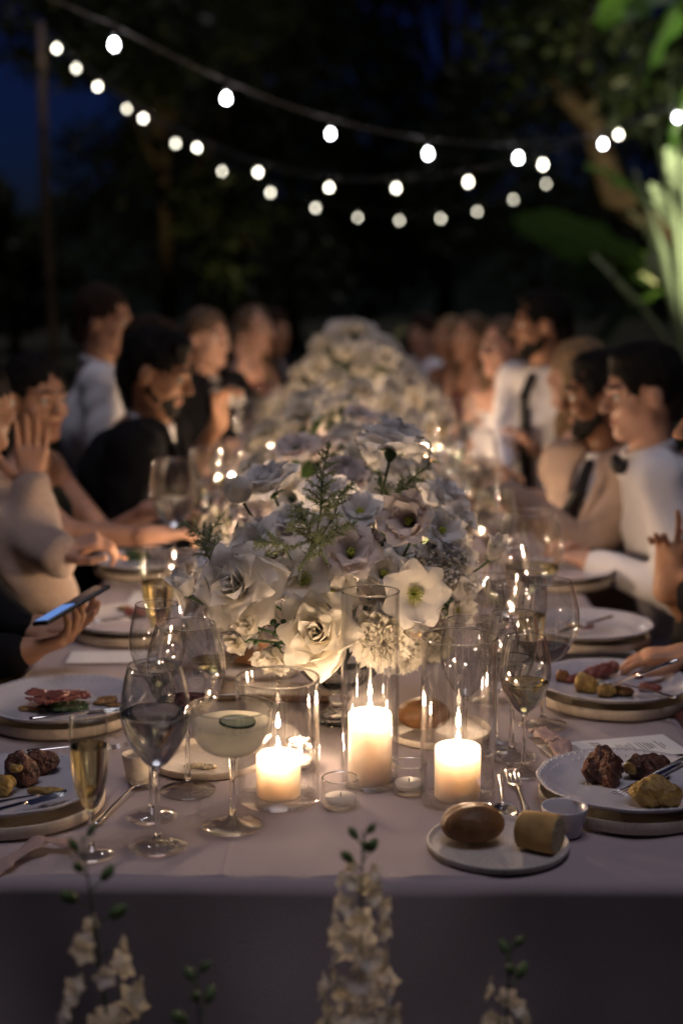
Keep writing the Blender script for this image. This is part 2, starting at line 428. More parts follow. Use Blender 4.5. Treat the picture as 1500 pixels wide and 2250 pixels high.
TL, TW = 7.4, 0.59                      # table length, half width
tb = empty('banquet_table', (0, 0, 0), 0, 'long banquet table standing under the pale cloth', 'table')
MB().box((0, TL / 2, TT - .03), (TW - .01, TL / 2 - .01, .02)).build('tabletop', M['chair'], tb, False)
for x in (-.5, .5):
    for y in (.12, 2.4, 4.8, 7.2):
        MB().box((x, y, .35), (.03, .03, .36)).build('leg', M['chair'], tb, False)
# cloth: one sheet over the top and down the sides
def cloth_pt(u, v):
    """u across (arc length from the centre), v along (arc length from the near edge)"""
    x = max(-TW, min(TW, u)); y = max(0, min(TL, v)); z = TT
    dx = abs(u) - TW if abs(u) > TW else 0; dy = -v if v < 0 else (v - TL if v > TL else 0)
    n = mnoise.noise(Vector((u * 2.3, v * 2.3, 1.7))); n2 = mnoise.noise(Vector((u * 9, v * 5, 4)))
    rr = .018
    def over(d): return (math.sin(min(d / rr, 1.57)) * rr, rr * (1 - math.cos(min(d / rr, 1.57))) + max(0, d - 1.57 * rr))
    ox, zx = over(dx) if dx else (0, 0); oy, zy = over(dy) if dy else (0, 0)
    z -= max(zx, zy)
    sx = 1 if u > 0 else -1
    if dx:
        x = sx * (TW + ox); x += sx * min(1, dx * 2.5) * (.035 * math.sin(v * 11 + 3 * n) + .02 * n2)
    if dy:
        sy = -1 if v < 0 else 1
        y = (0 if v < 0 else TL) + sy * oy + sy * min(1, dy * 2.2) * (.040 * math.sin(u * 8.3 + 2.6 * n + 1) + .018 * math.sin(u * 19 + 4 * n) + .012 * n2)
    if not dx and not dy:
        z += .0026 * n2 + .0018 * mnoise.noise(Vector((u * 26, v * 12, 0))) + .0012
        e = abs(u + .12) ; z += .0013 * math.exp(-(e / .004) ** 2)          # pressed crease
        for cy in (.085, 1.2, 2.3): z += .001 * math.exp(-((v - cy) / .004) ** 2) * (.5 + n)
    return (x, y, z)
def axis(lim0, lim1, step, fine):
    out = []; a = lim0
    while a < lim1 - 1e-6:
        out.append(a); a += fine(a) if callable(fine) else step
    return out + [lim1]
us = sorted(set([round(-1.24 + .03 * i, 4) for i in range(22)] + [round(-.60 + .0025 * i, 4) for i in range(10)] + [round(-.575 + .0125 * i, 4) for i in range(93)] + [round(.578 + .0025 * i, 4) for i in range(10)] + [round(.61 + .03 * i, 4) for i in range(22)]))
us = sorted(set(us + [-.124, -.122, -.12, -.118, -.116]))
vs = sorted(set([round(-.68 + .03 * i, 4) for i in range(22)] + [round(-.035 + .0025 * i, 4) for i in range(18)] + [round(.012 + .014 * i, 4) for i in range(150)] + [round(2.12 + .05 * i, 4) for i in range(106)] + [7.4, 7.41, 7.42, 7.45, 7.7, 8.0]))
V = [cloth_pt(u, v) for v in vs for u in us]; nu = len(us)
F = [(j * nu + i, j * nu + i + 1, (j + 1) * nu + i + 1, (j + 1) * nu + i) for j in range(len(vs) - 1) for i in range(nu - 1)
     if not (abs(us[i] + us[i + 1]) / 2 > TW + .3 and not (0 <= vs[j] <= TL))]
tag(obj('tablecloth', V, F, M['cloth']), 'pale linen cloth draped over the long table', 'tablecloth')

# ================================================================== glassware
Z0 = TT + .0035
def glass_root(name, x, y, label, cat, group=None, s=1.0):
    t = empty(name, (x, y, Z0), random.uniform(0, 6), label, cat, group); t.scale = (s, s, s); return t
def foot_prof(r): return [(0, .0012), (r * .55, .0012), (r * .97, 0), (r, .0012), (r * .985, .0026), (r * .6, .0046), (r * .25, .0085), (r * .12, .016)]
BOWLS = {   # (radius, height) of the outer wall, stem top at the first point
 'tulip': [(.0045, .106), (.012, .112), (.024, .126), (.036, .146), (.0435, .168), (.0455, .186), (.0435, .206), (.039, .228), (.0345, .246)],
 'round': [(.0045, .100), (.016, .105), (.032, .118), (.045, .138), (.0525, .162), (.0535, .182), (.050, .203), (.0445, .222), (.0405, .236)],
 'cone': [(.004, .100), (.010, .106), (.020, .122), (.030, .145), (.037, .170), (.0385, .190), (.0365, .210), (.033, .225)],
 'flute': [(.0042, .064), (.009, .070), (.016, .084), (.0225, .105), (.0262, .130), (.0275, .155), (.027, .180), (.0258, .205)],
}
_gcache = {}
def radius_at(P, z):
    for (r0, z0), (r1, z1) in zip(P, P[1:]):
        if z0 <= z <= z1: return r0 + (r1 - r0) * (z - z0) / (z1 - z0)
    return P[-1][0]
def glass_meshes(kind, liquid, fill, seg):
    key = (kind, liquid, fill, seg)
    if key in _gcache: return _gcache[key]
    P = smoothprof(BOWLS[kind], 4); th = .0011
    zt = P[0][1]; rf = .0385 if kind != 'flute' else .0315
    out = {}
    a = MB(); a.lathe(P, seg); inner = [(max(r - th, 0), z + .003 * (1 - min(1, i / 6))) for i, (r, z) in enumerate(P)]; inner[0] = (0, zt + .003)
    a.lathe(inner[::-1], seg)
    out['bowl'] = me_from('bowl', a.V, a.F, M['thin_cool'])
    rr, rz = P[-1]
    rim = MB(); n = 6
    rp = [(rr - th / 2 + .00085 * math.cos(t * 2 * math.pi / n), rz + .00085 * math.sin(t * 2 * math.pi / n)) for t in range(n + 1)]
    rim.lathe(rp, seg); out['rim'] = me_from('rim', rim.V, rim.F, M['glass'])
    s = MB(); ft = foot_prof(rf)[-1]
    sp = [(0, .014), (rf * .11, .015), (.0042, .022), (.0036, .04), (.0034, zt * .7), (.0038, zt - .006), (.006, zt + .001), (.004, zt + .0035), (0, zt + .0035)]
    s.lathe(sp, max(12, seg // 3)); out['stem'] = me_from('stem', s.V, s.F, M['glass'])
    f = MB(); f.lathe(foot_prof(rf) + [(0, .017)], seg); out['foot'] = me_from('foot', f.V, f.F, M['thin_foot'])
    if liquid:
        zl = zt + .0035; zh = zt + (rz - zt) * fill
        pts = [(0, zl)]
        for r, z in inner:
            if zl < z < zh and r > .001: pts.append((r - .0004, z))
        rh = radius_at(inner[1:], zh) - .0004
        pts += [(rh, zh), (rh - .0015, zh - .0006), (0, zh - .0007)]
        l = MB(); l.lathe(pts, seg); out[liquid] = me_from(liquid, l.V, l.F, M[liquid])
    _gcache[key] = out; return out
def stem_glass(name, kind, x, y, label, liquid=None, fill=.5, s=1.0, group='stemmed glasses on the table', seg=48, cat='glass'):
    t = glass_root(name, x, y, label, cat, group, s)
    for k, m in glass_meshes(kind, liquid, fill, seg).items(): inst(k, m, t)
    return t
def g_at(name, kind, px, py, label, liquid=None, fill=.5, rimpy=None, s=1.0, **k):
    p = onz(px, py)
    if rimpy: s = (zfor(p.x, p.y, rimpy) - TT) / BOWLS[kind][-1][1]
    return stem_glass(name, kind, p.x, p.y, label, liquid, fill, s, **k)
# left group
g_at('wine_glass', 'tulip', 348, 1866, 'stemmed glass half full of water at the near left, closest to the cloth edge', 'water', .55, rimpy=1467)
g_at('wine_glass', 'cone', 334, 1799, 'stemmed glass right behind the near left water glass', None, 0, rimpy=1478)
g_at('wine_glass', 'round', 414, 1744, 'large stemmed glass with dark red wine at the left, behind the spoon', 'red_wine', .22, rimpy=1376)
g_at('champagne_flute', 'flute', 203, 1885, 'champagne flute with pale gold wine beside the lower left plate', 'champagne', .70, rimpy=1580)
g_at('wine_glass', 'tulip', 352, 1660, 'stemmed glass with a little white wine, left of the big red wine glass', 'white_wine', .28, rimpy=1332)
g_at('wine_glass', 'round', 470, 1610, 'stemmed glass half hidden by the white reflexed rose', 'white_wine', .2, rimpy=1318)
g_at('champagne_flute', 'flute', 352, 1480, 'flute of sparkling wine by the hands, seen over the phone plate', 'champagne', .6, rimpy=1205)
g_at('wine_glass', 'cone', 420, 1475, 'stemmed water glass behind the bouquet at the left, next to the flute', 'water', .5, rimpy=1215)
# coupe
p = onz(512, 1820)
t = glass_root('coupe_glass', p.x, p.y, 'wide cut coupe of cloudy cocktail with a cucumber slice', 'cocktail glass')
hs = (zfor(p.x, p.y, 1557) - TT) / .165; t.scale = (hs,) * 3
cp = smoothprof([(.0045, .098), (.018, .100), (.036, .108), (.049, .124), (.0545, .143), (.0562, .165)], 5)
flut = lambda a, r, z: r * (1 + (.010 * math.cos(32 * a + z * 260) if .102 < z < .142 else 0))
a = MB(); a.lathe(cp, 128, flut); a.lathe([(max(r - .0014, 0), z + .001) for r, z in cp][::-1], 64); a.build('bowl', M['thin_cool'], t)
rp = [(.0555 + .0010 * math.cos(k * math.pi / 3), .165 + .0010 * math.sin(k * math.pi / 3)) for k in range(7)]
MB().lathe(rp, 64).build('rim', M['glass'], t)
MB().lathe([(0, .014), (.0045, .016), (.0042, .03), (.0036, .06), (.0046, .09), (.008, .0985), (.003, .1), (0, .1)], 16).build('stem', M['glass'], t)
MB().lathe(foot_prof(.0405) + [(0, .017)], 48).build('foot', M['thin_foot'], t)
inn = [(r - .0022, z + .0005) for r, z in cp if z < .146]
MB().lathe([(0, .0995)] + inn[1:] + [(inn[-1][0] - .001, inn[-1][1] - .0005), (0, inn[-1][1] - .0007)], 48).build('cocktail', M['cocktail'], t)
cu = MB(); cu.lathe([(0, 0), (.0225, 0), (.023, .0015), (.0225, .003), (0, .003)], 24)
o = cu.build('cucumber_slice', M['potato'], None); o.data.materials.clear(); o.data.materials.append(leafy('cucumber_flesh', (.80, .83, .64), (.82, .85, .64), .6, .15, 200, .4, .1))
o.parent = t; o.location = (.006, -.012, .1457); o.rotation_euler = (.06, .05, 0)
pe = MB(); pe.lathe([(.0225, -.0002), (.0242, .0002), (.0242, .0028), (.0225, .0032)], 24); pe.build('cucumber_peel', M['green_veg'], o)

# right group
g_at('wine_glass', 'tulip', 1148, 1703, 'stemmed glass of white wine in front at the right, by the fork', 'white_wine', .42, rimpy=1404)
g_at('wine_glass', 'tulip', 1020, 1668, 'empty stemmed glass seen behind the right candle cylinder', None, 0, rimpy=1366)
g_at('wine_glass', 'cone', 1122, 1668, 'stemmed water glass between the white wine glass and the candle', 'water', .45, rimpy=1352)
g_at('wine_glass', 'round', 1192, 1598, 'big round glass with red wine at the right, in front of the far plate', 'red_wine', .22, rimpy=1281)
g_at('wine_glass', 'tulip', 1108, 1490, 'water glass sparkling at the right of the bouquet', 'water', .5, rimpy=1205)
g_at('wine_glass', 'round', 1160, 1440, 'glass of white wine blurred behind the sparkling water glass', 'white_wine', .35, rimpy=1130)
g_at('wine_glass', 'cone', 1088, 1640, 'slim empty glass just right of the right candle cylinder', None, 0, rimpy=1378)
g_at('wine_glass', 'cone', 1075, 1545, 'slim glass of water between the bouquet and the white wine', 'water', .4, rimpy=1270)
g_at('champagne_flute', 'flute', 1160, 1530, 'flute of sparkling wine left of the big red wine glass', 'champagne', .5, rimpy=1262)
g_at('wine_glass', 'cone', 455, 1540, 'slim empty glass in front of the far left bud', None, 0, rimpy=1290)
# further glasses, both sides
far = [(385, 1285, 1012, 'tulip', 'water', .45, 'blurred glass of water in front of the bearded man in black'),
       (452, 1290, 1060, 'cone', 'white_wine', .4, 'blurred glass beside the bearded man, left of the bud'),
       (1032, 1300, 1030, 'round', 'red_wine', .35, 'blurred glass of red wine right of the lisianthus'),
       (1085, 1330, 1080, 'tulip', 'water', .5, 'blurred water glass by the reaching beige sleeve'),
       (500, 1175, 975, 'tulip', 'white_wine', .4, 'far blurred wine glass at the left of the second bouquet'),
       (455, 1190, 985, 'cone', 'water', .4, 'far blurred water glass below the raised bare elbow'),
       (985, 1150, 925, 'tulip', 'water', .5, 'far water glass glinting beside the second bouquet at the right'),
       (1040, 1165, 945, 'round', 'red_wine', .3, 'far red wine glass in front of the white dress'),
       (960, 1080, 880, 'cone', 'white_wine', .5, 'far wine glass right of the third bouquet'),
       (1010, 1070, 875, 'tulip', 'water', .5, 'far water glass before the man with the black tie'),
       (545, 1065, 880, 'tulip', 'water', .5, 'far water glass left of the third bouquet'),
       (590, 1010, 840, 'cone', 'white_wine', .5, 'farthest wine glass left of the tall bouquet'),
       (935, 1000, 835, 'tulip', 'water', .5, 'farthest water glass right of the tall bouquet'),
       (1060, 1240, 1010, 'cone', 'champagne', .5, 'far glass of sparkling wine by the blond woman')]
for a_, b_, c_, k_, l_, f_, lab in far: g_at('wine_glass', k_, a_, b_, lab, l_, f_, rimpy=c_, seg=24)

# ================================================================== candles in cylinders
def fl(h, seg=12):
    P = [(0, 0), (.0022, .0012), (.0044, .0055), (.0047, .010), (.0036, .017), (.0019, .024), (.0006, .030), (0, .033)]
    return [(r * h, z * h) for r, z in P]
_fmat = {}
def make_flame(t, zb, size, power):
    """a flame that gives off `power` watts from its own surface"""
    key = (size, power)
    if key not in _fmat:
        A_ = 2 * math.pi * .0034 * .032 * size * size
        _fmat[key] = (me_from('flame', *lathe(fl(size), 12), emit('candle_flame', (1.0, .69, .44), power / (math.pi * A_), True)))
    inst('flame', _fmat[key], t, (0, 0, zb))
def candle(x, y, r, h, label, power=.9, z=Z0, wick=.010, group='lit pillar candles', bend=.0):
    t = empty('pillar_candle', (x, y, z), random.uniform(0, 6), label, 'candle', group)
    e = .0022
    P = [(0, 0), (r - e, 0), (r, e), (r, h * .5), (r, h - .004), (r - .0012, h - .0012), (r - .003, h), (r - .0062, h - .0010), (r * .72, h - .0032), (r * .4, h - .0045), (0, h - .0048)]
    wob = lambda a, q, zz: q * (1 + .006 * math.sin(3 * a + x * 40) + (.004 * math.sin(5 * a) if zz > h * .9 else 0))
    MB().lathe(P, 40, wob).build('wax', M['wax'], t)
    MB().tube([(0, 0, h - .006), (.0003, 0, h), (.0012, .0005, h + wick * .8)], [.0010, .0009, .0006], 6).build('wick', M['wick'], t)
    zb = h + .001
    make_flame(t, zb, .72, power)
    return t
def cylinder(x, y, r, h, label, group='glass candle cylinders', seg=64):
    t = empty('glass_cylinder', (x, y, Z0 - .001), 0, label, 'candle holder', group)
    th = .0022
    a = MB(); a.lathe([(r - .002, .0005), (r, .003), (r, h * .5), (r, h - .001)], seg); a.lathe([(r - th, h - .001), (r - th, h * .5), (r - th, .006)], seg)
    a.build('wall', M['thin'], t)
    MB().lathe([(0, .0003), (r - .003, .0003), (r - .001, .002), (r - .0015, .0045), (r - .004, .0055), (0, .005)], seg).build('base', M['thin_foot'], t)
    n = 8; MB().lathe([(r - th / 2 + .0017 * math.cos(2 * math.pi * k / n), h + .0014 * math.sin(2 * math.pi * k / n)) for k in range(n + 1)], seg).build('rim', M['glass'], t)
    return t
def cyl_candle(px, py, wpx, rimpy, cwpx, ctop, l1, l2, power, dx=0):
    p = onz(px, py); zc = proj(p)[2]; r = wpx / 2 / FPX * zc; h = zfor(p.x, p.y, rimpy) - TT
    cylinder(p.x, p.y, r, h, l1)
    cr = cwpx / 2 / FPX * zc * .985; ch = zfor(p.x, p.y, ctop) - TT
    candle(p.x + dx, p.y, cr, ch - .006, l2, power, z=Z0 + .005)
    return p
CP = [cyl_candle(612, 1758, 183, 1492, 98, 1658, 'wide low glass cylinder round the left candle', 'short thick candle in the wide low glass cylinder', .56),
      cyl_candle(812, 1725, 126, 1302, 97, 1567, 'tallest slim glass cylinder, in front of the bouquet middle', 'tall candle in the slim middle glass cylinder', .56),
      cyl_candle(1004, 1762, 164, 1402, 102, 1641, 'glass cylinder round the right hand candle', 'short candle in the right glass cylinder, near the bread roll', .56)]
# further cylinders with candles down the middle of the table
for i, (x, y, r, h, ch, lab) in enumerate([(-.27, 1.42, .042, .22, .10, 'left beyond the bouquet'), (.24, 1.55, .045, .20, .11, 'right beyond the bouquet, by the red wine'),
      (.30, 2.25, .045, .24, .13, 'right of the second bouquet'), (-.30, 2.45, .045, .24, .14, 'left of the second bouquet, below the raised elbow'),
      (-.26, 3.55, .045, .26, .15, 'left of the third bouquet'), (.28, 3.35, .045, .26, .16, 'right of the third bouquet'),
      (.27, 4.6, .045, .26, .15, 'right of the tall far bouquet'), (-.28, 5.0, .045, .26, .15, 'left of the tall far bouquet')]):
    cylinder(x, y, r, h, 'blurred glass cylinder ' + lab, seg=32)
    candle(x, y, .031, ch, 'blurred lit candle ' + lab, 1.8, z=Z0 + .005)
for x, y, ch, lab in [(-.14, 1.05, .13, 'hidden left behind the nearest bouquet'), (.17, 1.06, .12, 'hidden right behind the nearest bouquet'), (.02, 1.86, .17, 'between the second and third bouquets'), (.0, 2.62, .19, 'between the third and fourth bouquets'), (-.20, 3.62, .16, 'at the foot of the tall bouquet, left'), (.24, 3.7, .16, 'at the foot of the tall bouquet, right')]:
    cylinder(x, y, .045, ch + .09, 'added glass cylinder ' + lab, seg=32); candle(x, y, .031, ch, 'added lit candle ' + lab, 2.2, z=Z0 + .005)  # unseen candles added so the bouquets glow from behind and between
# ribbed tealight glasses
def votive(px, py, wpx, hpx, label, lit=False):
    p = onz(px, py); zc = proj(p)[2]; r = wpx / 2 / FPX * zc; h = hpx / FPX * zc / .93
    t = empty('tealight_glass', (p.x, p.y, Z0), 0, label, 'tealight holder', 'ribbed tealight glasses')
    rib = lambda a, q, z: q * (1 + (.022 * math.cos(34 * a) if .1 * h < z < .92 * h else 0))
    a = MB(); a.lathe([(r * .80, .001), (r * .92, .004), (r, h * .2), (r, h * .6), (r, h * .9), (r * .99, h)], 204, rib)
    a.lathe([(r * .92, h), (r * .90, h * .5), (r * .84, h * .22), (0, h * .18)], 48); a.build('wall', M['thin'], t)
    MB().lathe([(0, 0), (r * .80, 0), (r * .93, .004), (r * .9, h * .16), (0, h * .15)], 48).build('base', M['thin'], t)
    MB().lathe([(r * .955 + .0016 * math.cos(k * math.pi / 3), h + .0012 * math.sin(k * math.pi / 3)) for k in range(7)], 48).build('rim', M['glass'], t)
    w = MB().lathe([(0, h * .19), (r * .78, h * .19), (r * .82, h * .34), (r * .80, h * .36), (0, h * .35)], 32).build('tealight_wax', M['wax'], t)
    MB().tube([(0, 0, h * .35), (.0005, 0, h * .35 + .006)], .0008, 6).build('wick', M['wick'], w)
    if lit:
        make_flame(t, h * .36 + .002, .6, .4)
votive(748, 1777, 84, 62, 'ribbed tealight glass between the left and middle cylinders, burnt out')
votive(898, 1745, 78, 62, 'ribbed tealight glass between the middle and right cylinders, burnt out')
votive(659, 1690, 60, 58, 'small ribbed tealight glass still burning behind the wide cylinder', True)

# ================================================================== plates, cutlery, food
def lobes(n, a0, amp): return lambda a, r, z: r * (1 + amp * (abs(math.cos(n * a / 2)) - .6) * min(1, max(0, (r - a0) / .03)))
def dinner_plate(parent_z, x, y, label, r=.135, sc=True, group='white dinner plates'):
    t = empty('dinner_plate', (x, y, parent_z), random.uniform(0, 6), label, 'plate', group)
    P = [(0, 0), (r * .55, 0), (r * .58, .0015), (r * .72, .004), (r * .9, .013), (r * .985, .0205), (r, .0225), (r * .985, .0240), (r * .93, .0205), (r * .82, .0115), (r * .70, .0065), (r * .6, .0055), (0, .005)]
    MB().lathe(P, 96, lobes(12, r * .6, .018) if sc else None).build('dish', M['porcelain'], t)
    if sc:                                   # beads pressed into the rim
        b = MB()
        for k in range(60):
            a = 2 * math.pi * k / 60; q = r * .955 * (1 + .018 * (abs(math.cos(6 * a)) - .6))
            for dr in (0, -.010):
                if dr and k % 5 > 2: continue
                c = Vector(((q + dr) * math.cos(a), (q + dr) * math.sin(a), .0222 + dr * .55))
                V, F = lathe([(.0022, -.001), (.0019, .0003), (.0010, .0010), (0, .0012)], 7); b.add([(c.x + v[0], c.y + v[1], c.z + v[2]) for v in V], F)
        tag(b.build('rim_beads', M['porcelain'], t), kind='stuff')
    return t
def charger(x, y, label, r=.128, mat='stoneware', h=.021, group='stoneware underplates', name='underplate', cat='plate'):
    t = empty(name, (x, y, Z0 - .001), 0, label, cat, group)
    P = [(0, 0), (r * .9, 0), (r * .97, .002), (r, .006), (r * 1.005, h - .002), (r * .995, h), (r * .97, h - .001), (r * .955, .007), (r * .92, .0045), (0, .004)]
    MB().lathe(P, 80).build('dish', M[mat], t); return t
def blob(name, loc, r, mat, label=None, seed=0, rough=.3, freq=60, res=None, rz=0, parts=None):
    """lump of food with an uneven surface"""
    res = res or max(r) / 11
    rnd = random.Random(seed); s = SDF()
    for i in range(5):
        a = rnd.uniform(0, 6.28); q = rnd.uniform(.2, .55)
        s.ell((math.cos(a) * r[0] * q, math.sin(a) * r[1] * q, r[2] * rnd.uniform(.55, .95)), (r[0] * rnd.uniform(.45, .7), r[1] * rnd.uniform(.45, .7), r[2] * rnd.uniform(.6, 1.0)), k=.3 * min(r))
    ph = rnd.uniform(0, 9); amp = rough * min(r) * .35
    f = freq
    disp = lambda x, y, z: amp * .8 * (np.sin(x * f * 2.1 + ph) * np.sin(y * f * 2.7 + 1 + ph) + .6 * np.sin(z * f * 4 + x * f * 5) * np.sin(y * f * 4.4) + .35 * np.sin((x + y) * f * 9) * np.sin((z - y) * f * 8))
    V, F = s.mesh(res, disp)
    o = obj(name, V, F, M[mat] if isinstance(mat, str) else mat); o.location = loc; o.rotation_euler = (0, 0, rz)
    if label: tag(o, label, name.replace('_', ' '))
    return o
def cutlery(kind, a, b, za, zb, label, roll=0, s=1.0):
    """a = tip/bowl end, b = handle end (x, y)"""
    A = Vector((a[0], a[1], za)); B = Vector((b[0], b[1], zb)); d = B - A; L = d.length
    t = empty(kind, A, 0, label, kind, 'silver cutlery')
    q = d.to_track_quat('X', 'Z'); t.rotation_mode = 'QUATERNION'; t.rotation_quaternion = q @ Quaternion((1, 0, 0), roll)
    def strip(pts, mat=M['steel'], th=.0011):
        V = []; F = []; n = 6
        for x, w, z in pts:
            for k in range(n):
                an = 2 * math.pi * k / n + math.pi / 6; V.append((x, w * math.cos(an), z + (th + .12 * w) * math.sin(an)))
        for i in range(len(pts) - 1):
            for k in range(n): F.append((i * n + k, i * n + (k + 1) % n, (i + 1) * n + (k + 1) % n, (i + 1) * n + k))
        F += [tuple(range(n))[::-1], tuple(range((len(pts) - 1) * n, len(pts) * n))]
        return V, F
    if kind == 'knife':
        V, F = strip([(L * .45, .0045, .002), (L * .5, .0055, .0025), (L * .8, .0060, .003), (L * .97, .0075, .003), (L, .004, .003)], th=.0022); obj('handle', V, F, M['steel'], t)
        m = MB(); n = 10; V = []; 
        for i in range(n + 1):
            x = L * .46 * i / n; w = .0095 * min(1, (i / n * 3) ** .5) if i else .001
            V += [(x, -.0045, .002), (x, -.0045 + 2 * w * .95, .002), (x, -.0045, .0032)]
        F = []
        for i in range(n):
            for k in range(3): F.append((3 * i + k, 3 * i + (k + 1) % 3, 3 * i + 3 + (k + 1) % 3, 3 * i + 3 + k))
        obj('blade', V, F, M['steel'], t, False)
    else:
        V, F = strip([(L * .28, .0026, .006), (L * .36, .0024, .007), (L * .6, .0032, .0055), (L * .85, .0058, .003), (L * .97, .0072, .002), (L, .0035, .002)]); obj('handle', V, F, M['steel'], t)
        if kind == 'fork':
            V, F = strip([(L * .30, .003, .006), (L * .26, .008, .0035), (L * .20, .0115, .001), (L * .17, .0115, .001)], th=.0007); obj('head', V, F, M['steel'], t)
            for k in range(4):
                y = -.0095 + k * .0063
                V, F = strip([(L * .18, .0016, .001), (L * .1, .0014, .0022), (0, .0006, .0062)], th=.0006)
                o = obj('tine', V, F, M['steel'], t); o.location = (0, y, 0)
        else:
            V = []; F = []; n, m_ = 8, 16
            for i in range(n + 1):
                q_ = i / n
                for k in range(m_):
                    an = 2 * math.pi * k / m_; V.append((L * .15 + L * .155 * q_ * math.cos(an), .0215 * q_ * math.sin(an) * (1 - .15 * math.cos(an)), .006 - .0075 * (1 - q_ * q_)))
            for i in range(n):
                for k in range(m_): F.append((i * m_ + k, i * m_ + (k + 1) % m_, (i + 1) * m_ + (k + 1) % m_, (i + 1) * m_ + k))
            o = obj('spoon_bowl', V, F, M['steel'], t); sm = o.modifiers.new('thick', 'SOLIDIFY'); sm.thickness = .0012
    return t
def setting(px, py, lab, r=.137, food=(), chr_r=.130):
    p = onz(px, py, TT + .03)
    charger(p.x, p.y, 'cream stoneware underplate ' + lab, chr_r)
    dinner_plate(Z0 + .0165, p.x, p.y, 'scalloped white dinner plate with leftovers ' + lab, r)
    return p, Z0 + .0165 + .0052
def blobs(px, py, z, r, mat, name, label, **k):
    q = onz(px, py, z); return blob(name, (q.x, q.y, z), r, mat, label, **k)
def slices(px, py, z, R_, n, mat, name, label, seed=0, ruf=.22, h=.5):
    q = onz(px, py, z); mb = MB(); rnd = random.Random(seed)
    for i in range(n):
        V, F = petal_geo(R_ * rnd.uniform(.8, 1.25), R_ * rnd.uniform(.9, 1.5), rnd.uniform(25, 60), rnd.uniform(70, 140), .003, .03, .05, 30, ruf, 4, 0, seed + i, nu=9, nv=9)
        a = rnd.uniform(0, 6.28); c, s_ = math.cos(a), math.sin(a); ox, oy, oz = rnd.uniform(-.5, .5) * R_, rnd.uniform(-.3, .3) * R_, rnd.uniform(0, .35) * R_ * h
        mb.add([(x * c - y * s_ + ox, x * s_ + y * c + oy, max(.0005, zz * h + oz)) for x, y, zz in V], F)
    o = mb.build(name, M[mat], None, True, (q.x, q.y, z)); sm = o.modifiers.new('t', 'SOLIDIFY'); sm.thickness = .0014
    return tag(o, label, name.replace('_', ' '))
# near left (lower) setting
p, zf = setting(28, 1736, 'at the lower left, behind the flute', .130)
blobs(48, 1722, zf, (.026, .024, .026), 'meat', 'meat', 'dark glazed meat piece on the lower left plate', seed=3)
blobs(96, 1700, zf, (.026, .018, .022), 'meat', 'meat', 'shiny reddish braised meat at the rim of the lower left plate', seed=5, rough=.1)
blobs(2, 1745, zf, (.024, .018, .018), 'potato', 'potato', 'potato at the very left of the lower left plate', seed=6)
blobs(100, 1745, zf, (.030, .012, .006), 'potato', 'mash', 'smear of mash on the lower left plate', seed=8, rough=.2)
blobs(38, 1696, zf + .028, (.010, .010, .007), 'potato', 'butter', 'yellow dollop on top of the dark meat', seed=9, rough=.05)
a = onz(150, 1738, zf + .016); b = onz(-60, 1800, zf + .018); cutlery('knife', a[:2], b[:2], zf + .014, zf + .018, 'silver knife laid across the lower left plate')
a = onz(130, 1752, zf + .01); b = onz(-30, 1770, zf + .02); cutlery('fork', a[:2], b[:2], zf + .010, zf + .02, 'silver fork resting on the lower left plate rim')
# left upper setting
p, zf = setting(138, 1545, 'at the left, holding sliced ham and greens', .142)
slices(140, 1556, zf, .034, 10, 'green_veg', 'greens', 'dark greens under the ham on the left plate', 51, .3, .35)
slices(232, 1546, zf, .024, 8, 'sauce', 'vegetables', 'browned leafy vegetables at the right rim of the left plate', 71, .3, .3)
slices(112, 1540, zf + .012, .036, 9, 'ham', 'ham', 'folded slices of red ham on the left plate', 12)
slices(162, 1532, zf + .010, .026, 6, 'ham', 'ham', 'crumpled slice of ham leaning right on the left plate', 31)
blobs(60, 1560, zf, (.022, .014, .004), 'sauce', 'sauce', 'puddle of sauce at the left of the ham', seed=15, rough=.2)
a = onz(290, 1553, TT + .05); b = onz(66, 1583, TT + .05); cutlery('knife', a[:2], b[:2], TT + .047, TT + .05, 'silver knife resting on the ham plate rim')
# left third and fourth
p, zf = setting(292, 1366, 'at the left beyond the phone', .138)
blobs(300, 1352, zf, (.034, .018, .010), 'ham', 'leftovers', 'pinkish leftovers on the plate beyond the phone', seed=21, rough=.8)
blobs(274, 1345, zf, (.014, .012, .009), 'potato', 'potato', 'yellow potato bit on the plate beyond the phone', seed=22)
a = onz(345, 1350, TT + .055); b = onz(205, 1367, TT + .055); cutlery('knife', a[:2], b[:2], TT + .052, TT + .052, 'knife laid over the plate beyond the phone')
p, zf = setting(318, 1236, 'at the left, by the knitted sleeve hand', .135)
blobs(300, 1230, zf, (.034, .02, .014), 'green_veg', 'leftovers', 'dark leftovers on the plate by the knitted sleeve', seed=24, rough=.8)
# right settings
p, zf = setting(1380, 1727, 'at the lower right, beside the lilac ramekin', .132, chr_r=.128)
blobs(1322, 1722, zf, (.030, .026, .032), 'meat', 'meat', 'tall chunk of roast meat on the lower right plate', seed=31, rough=.6)
blobs(1412, 1712, zf, (.042, .026, .020), 'meat', 'meat', 'glossy dark roast in the middle of the lower right plate', seed=32, rough=.6)
blobs(1385, 1698, zf + .010, (.012, .010, .009), 'potato', 'vegetables', 'orange vegetable slice on the dark roast', seed=33)
blobs(1445, 1768, zf, (.040, .026, .022), 'potato', 'potato', 'golden roast potato wedge on the lower right plate', seed=34, rough=.5)
a = onz(1352, 1752, zf + .012); b = onz(1560, 1655, zf + .05); cutlery('fork', a[:2], b[:2], zf + .010, zf + .06, 'silver fork leaning on the lower right plate')
a = onz(1420, 1730, zf + .024); b = onz(1600, 1640, zf + .055); cutlery('knife', a[:2], b[:2], zf + .024, zf + .065, 'silver knife leaning on the lower right plate')
p, zf = setting(1342, 1506, 'at the right, with gnawed bones and potato', .141, chr_r=.136)
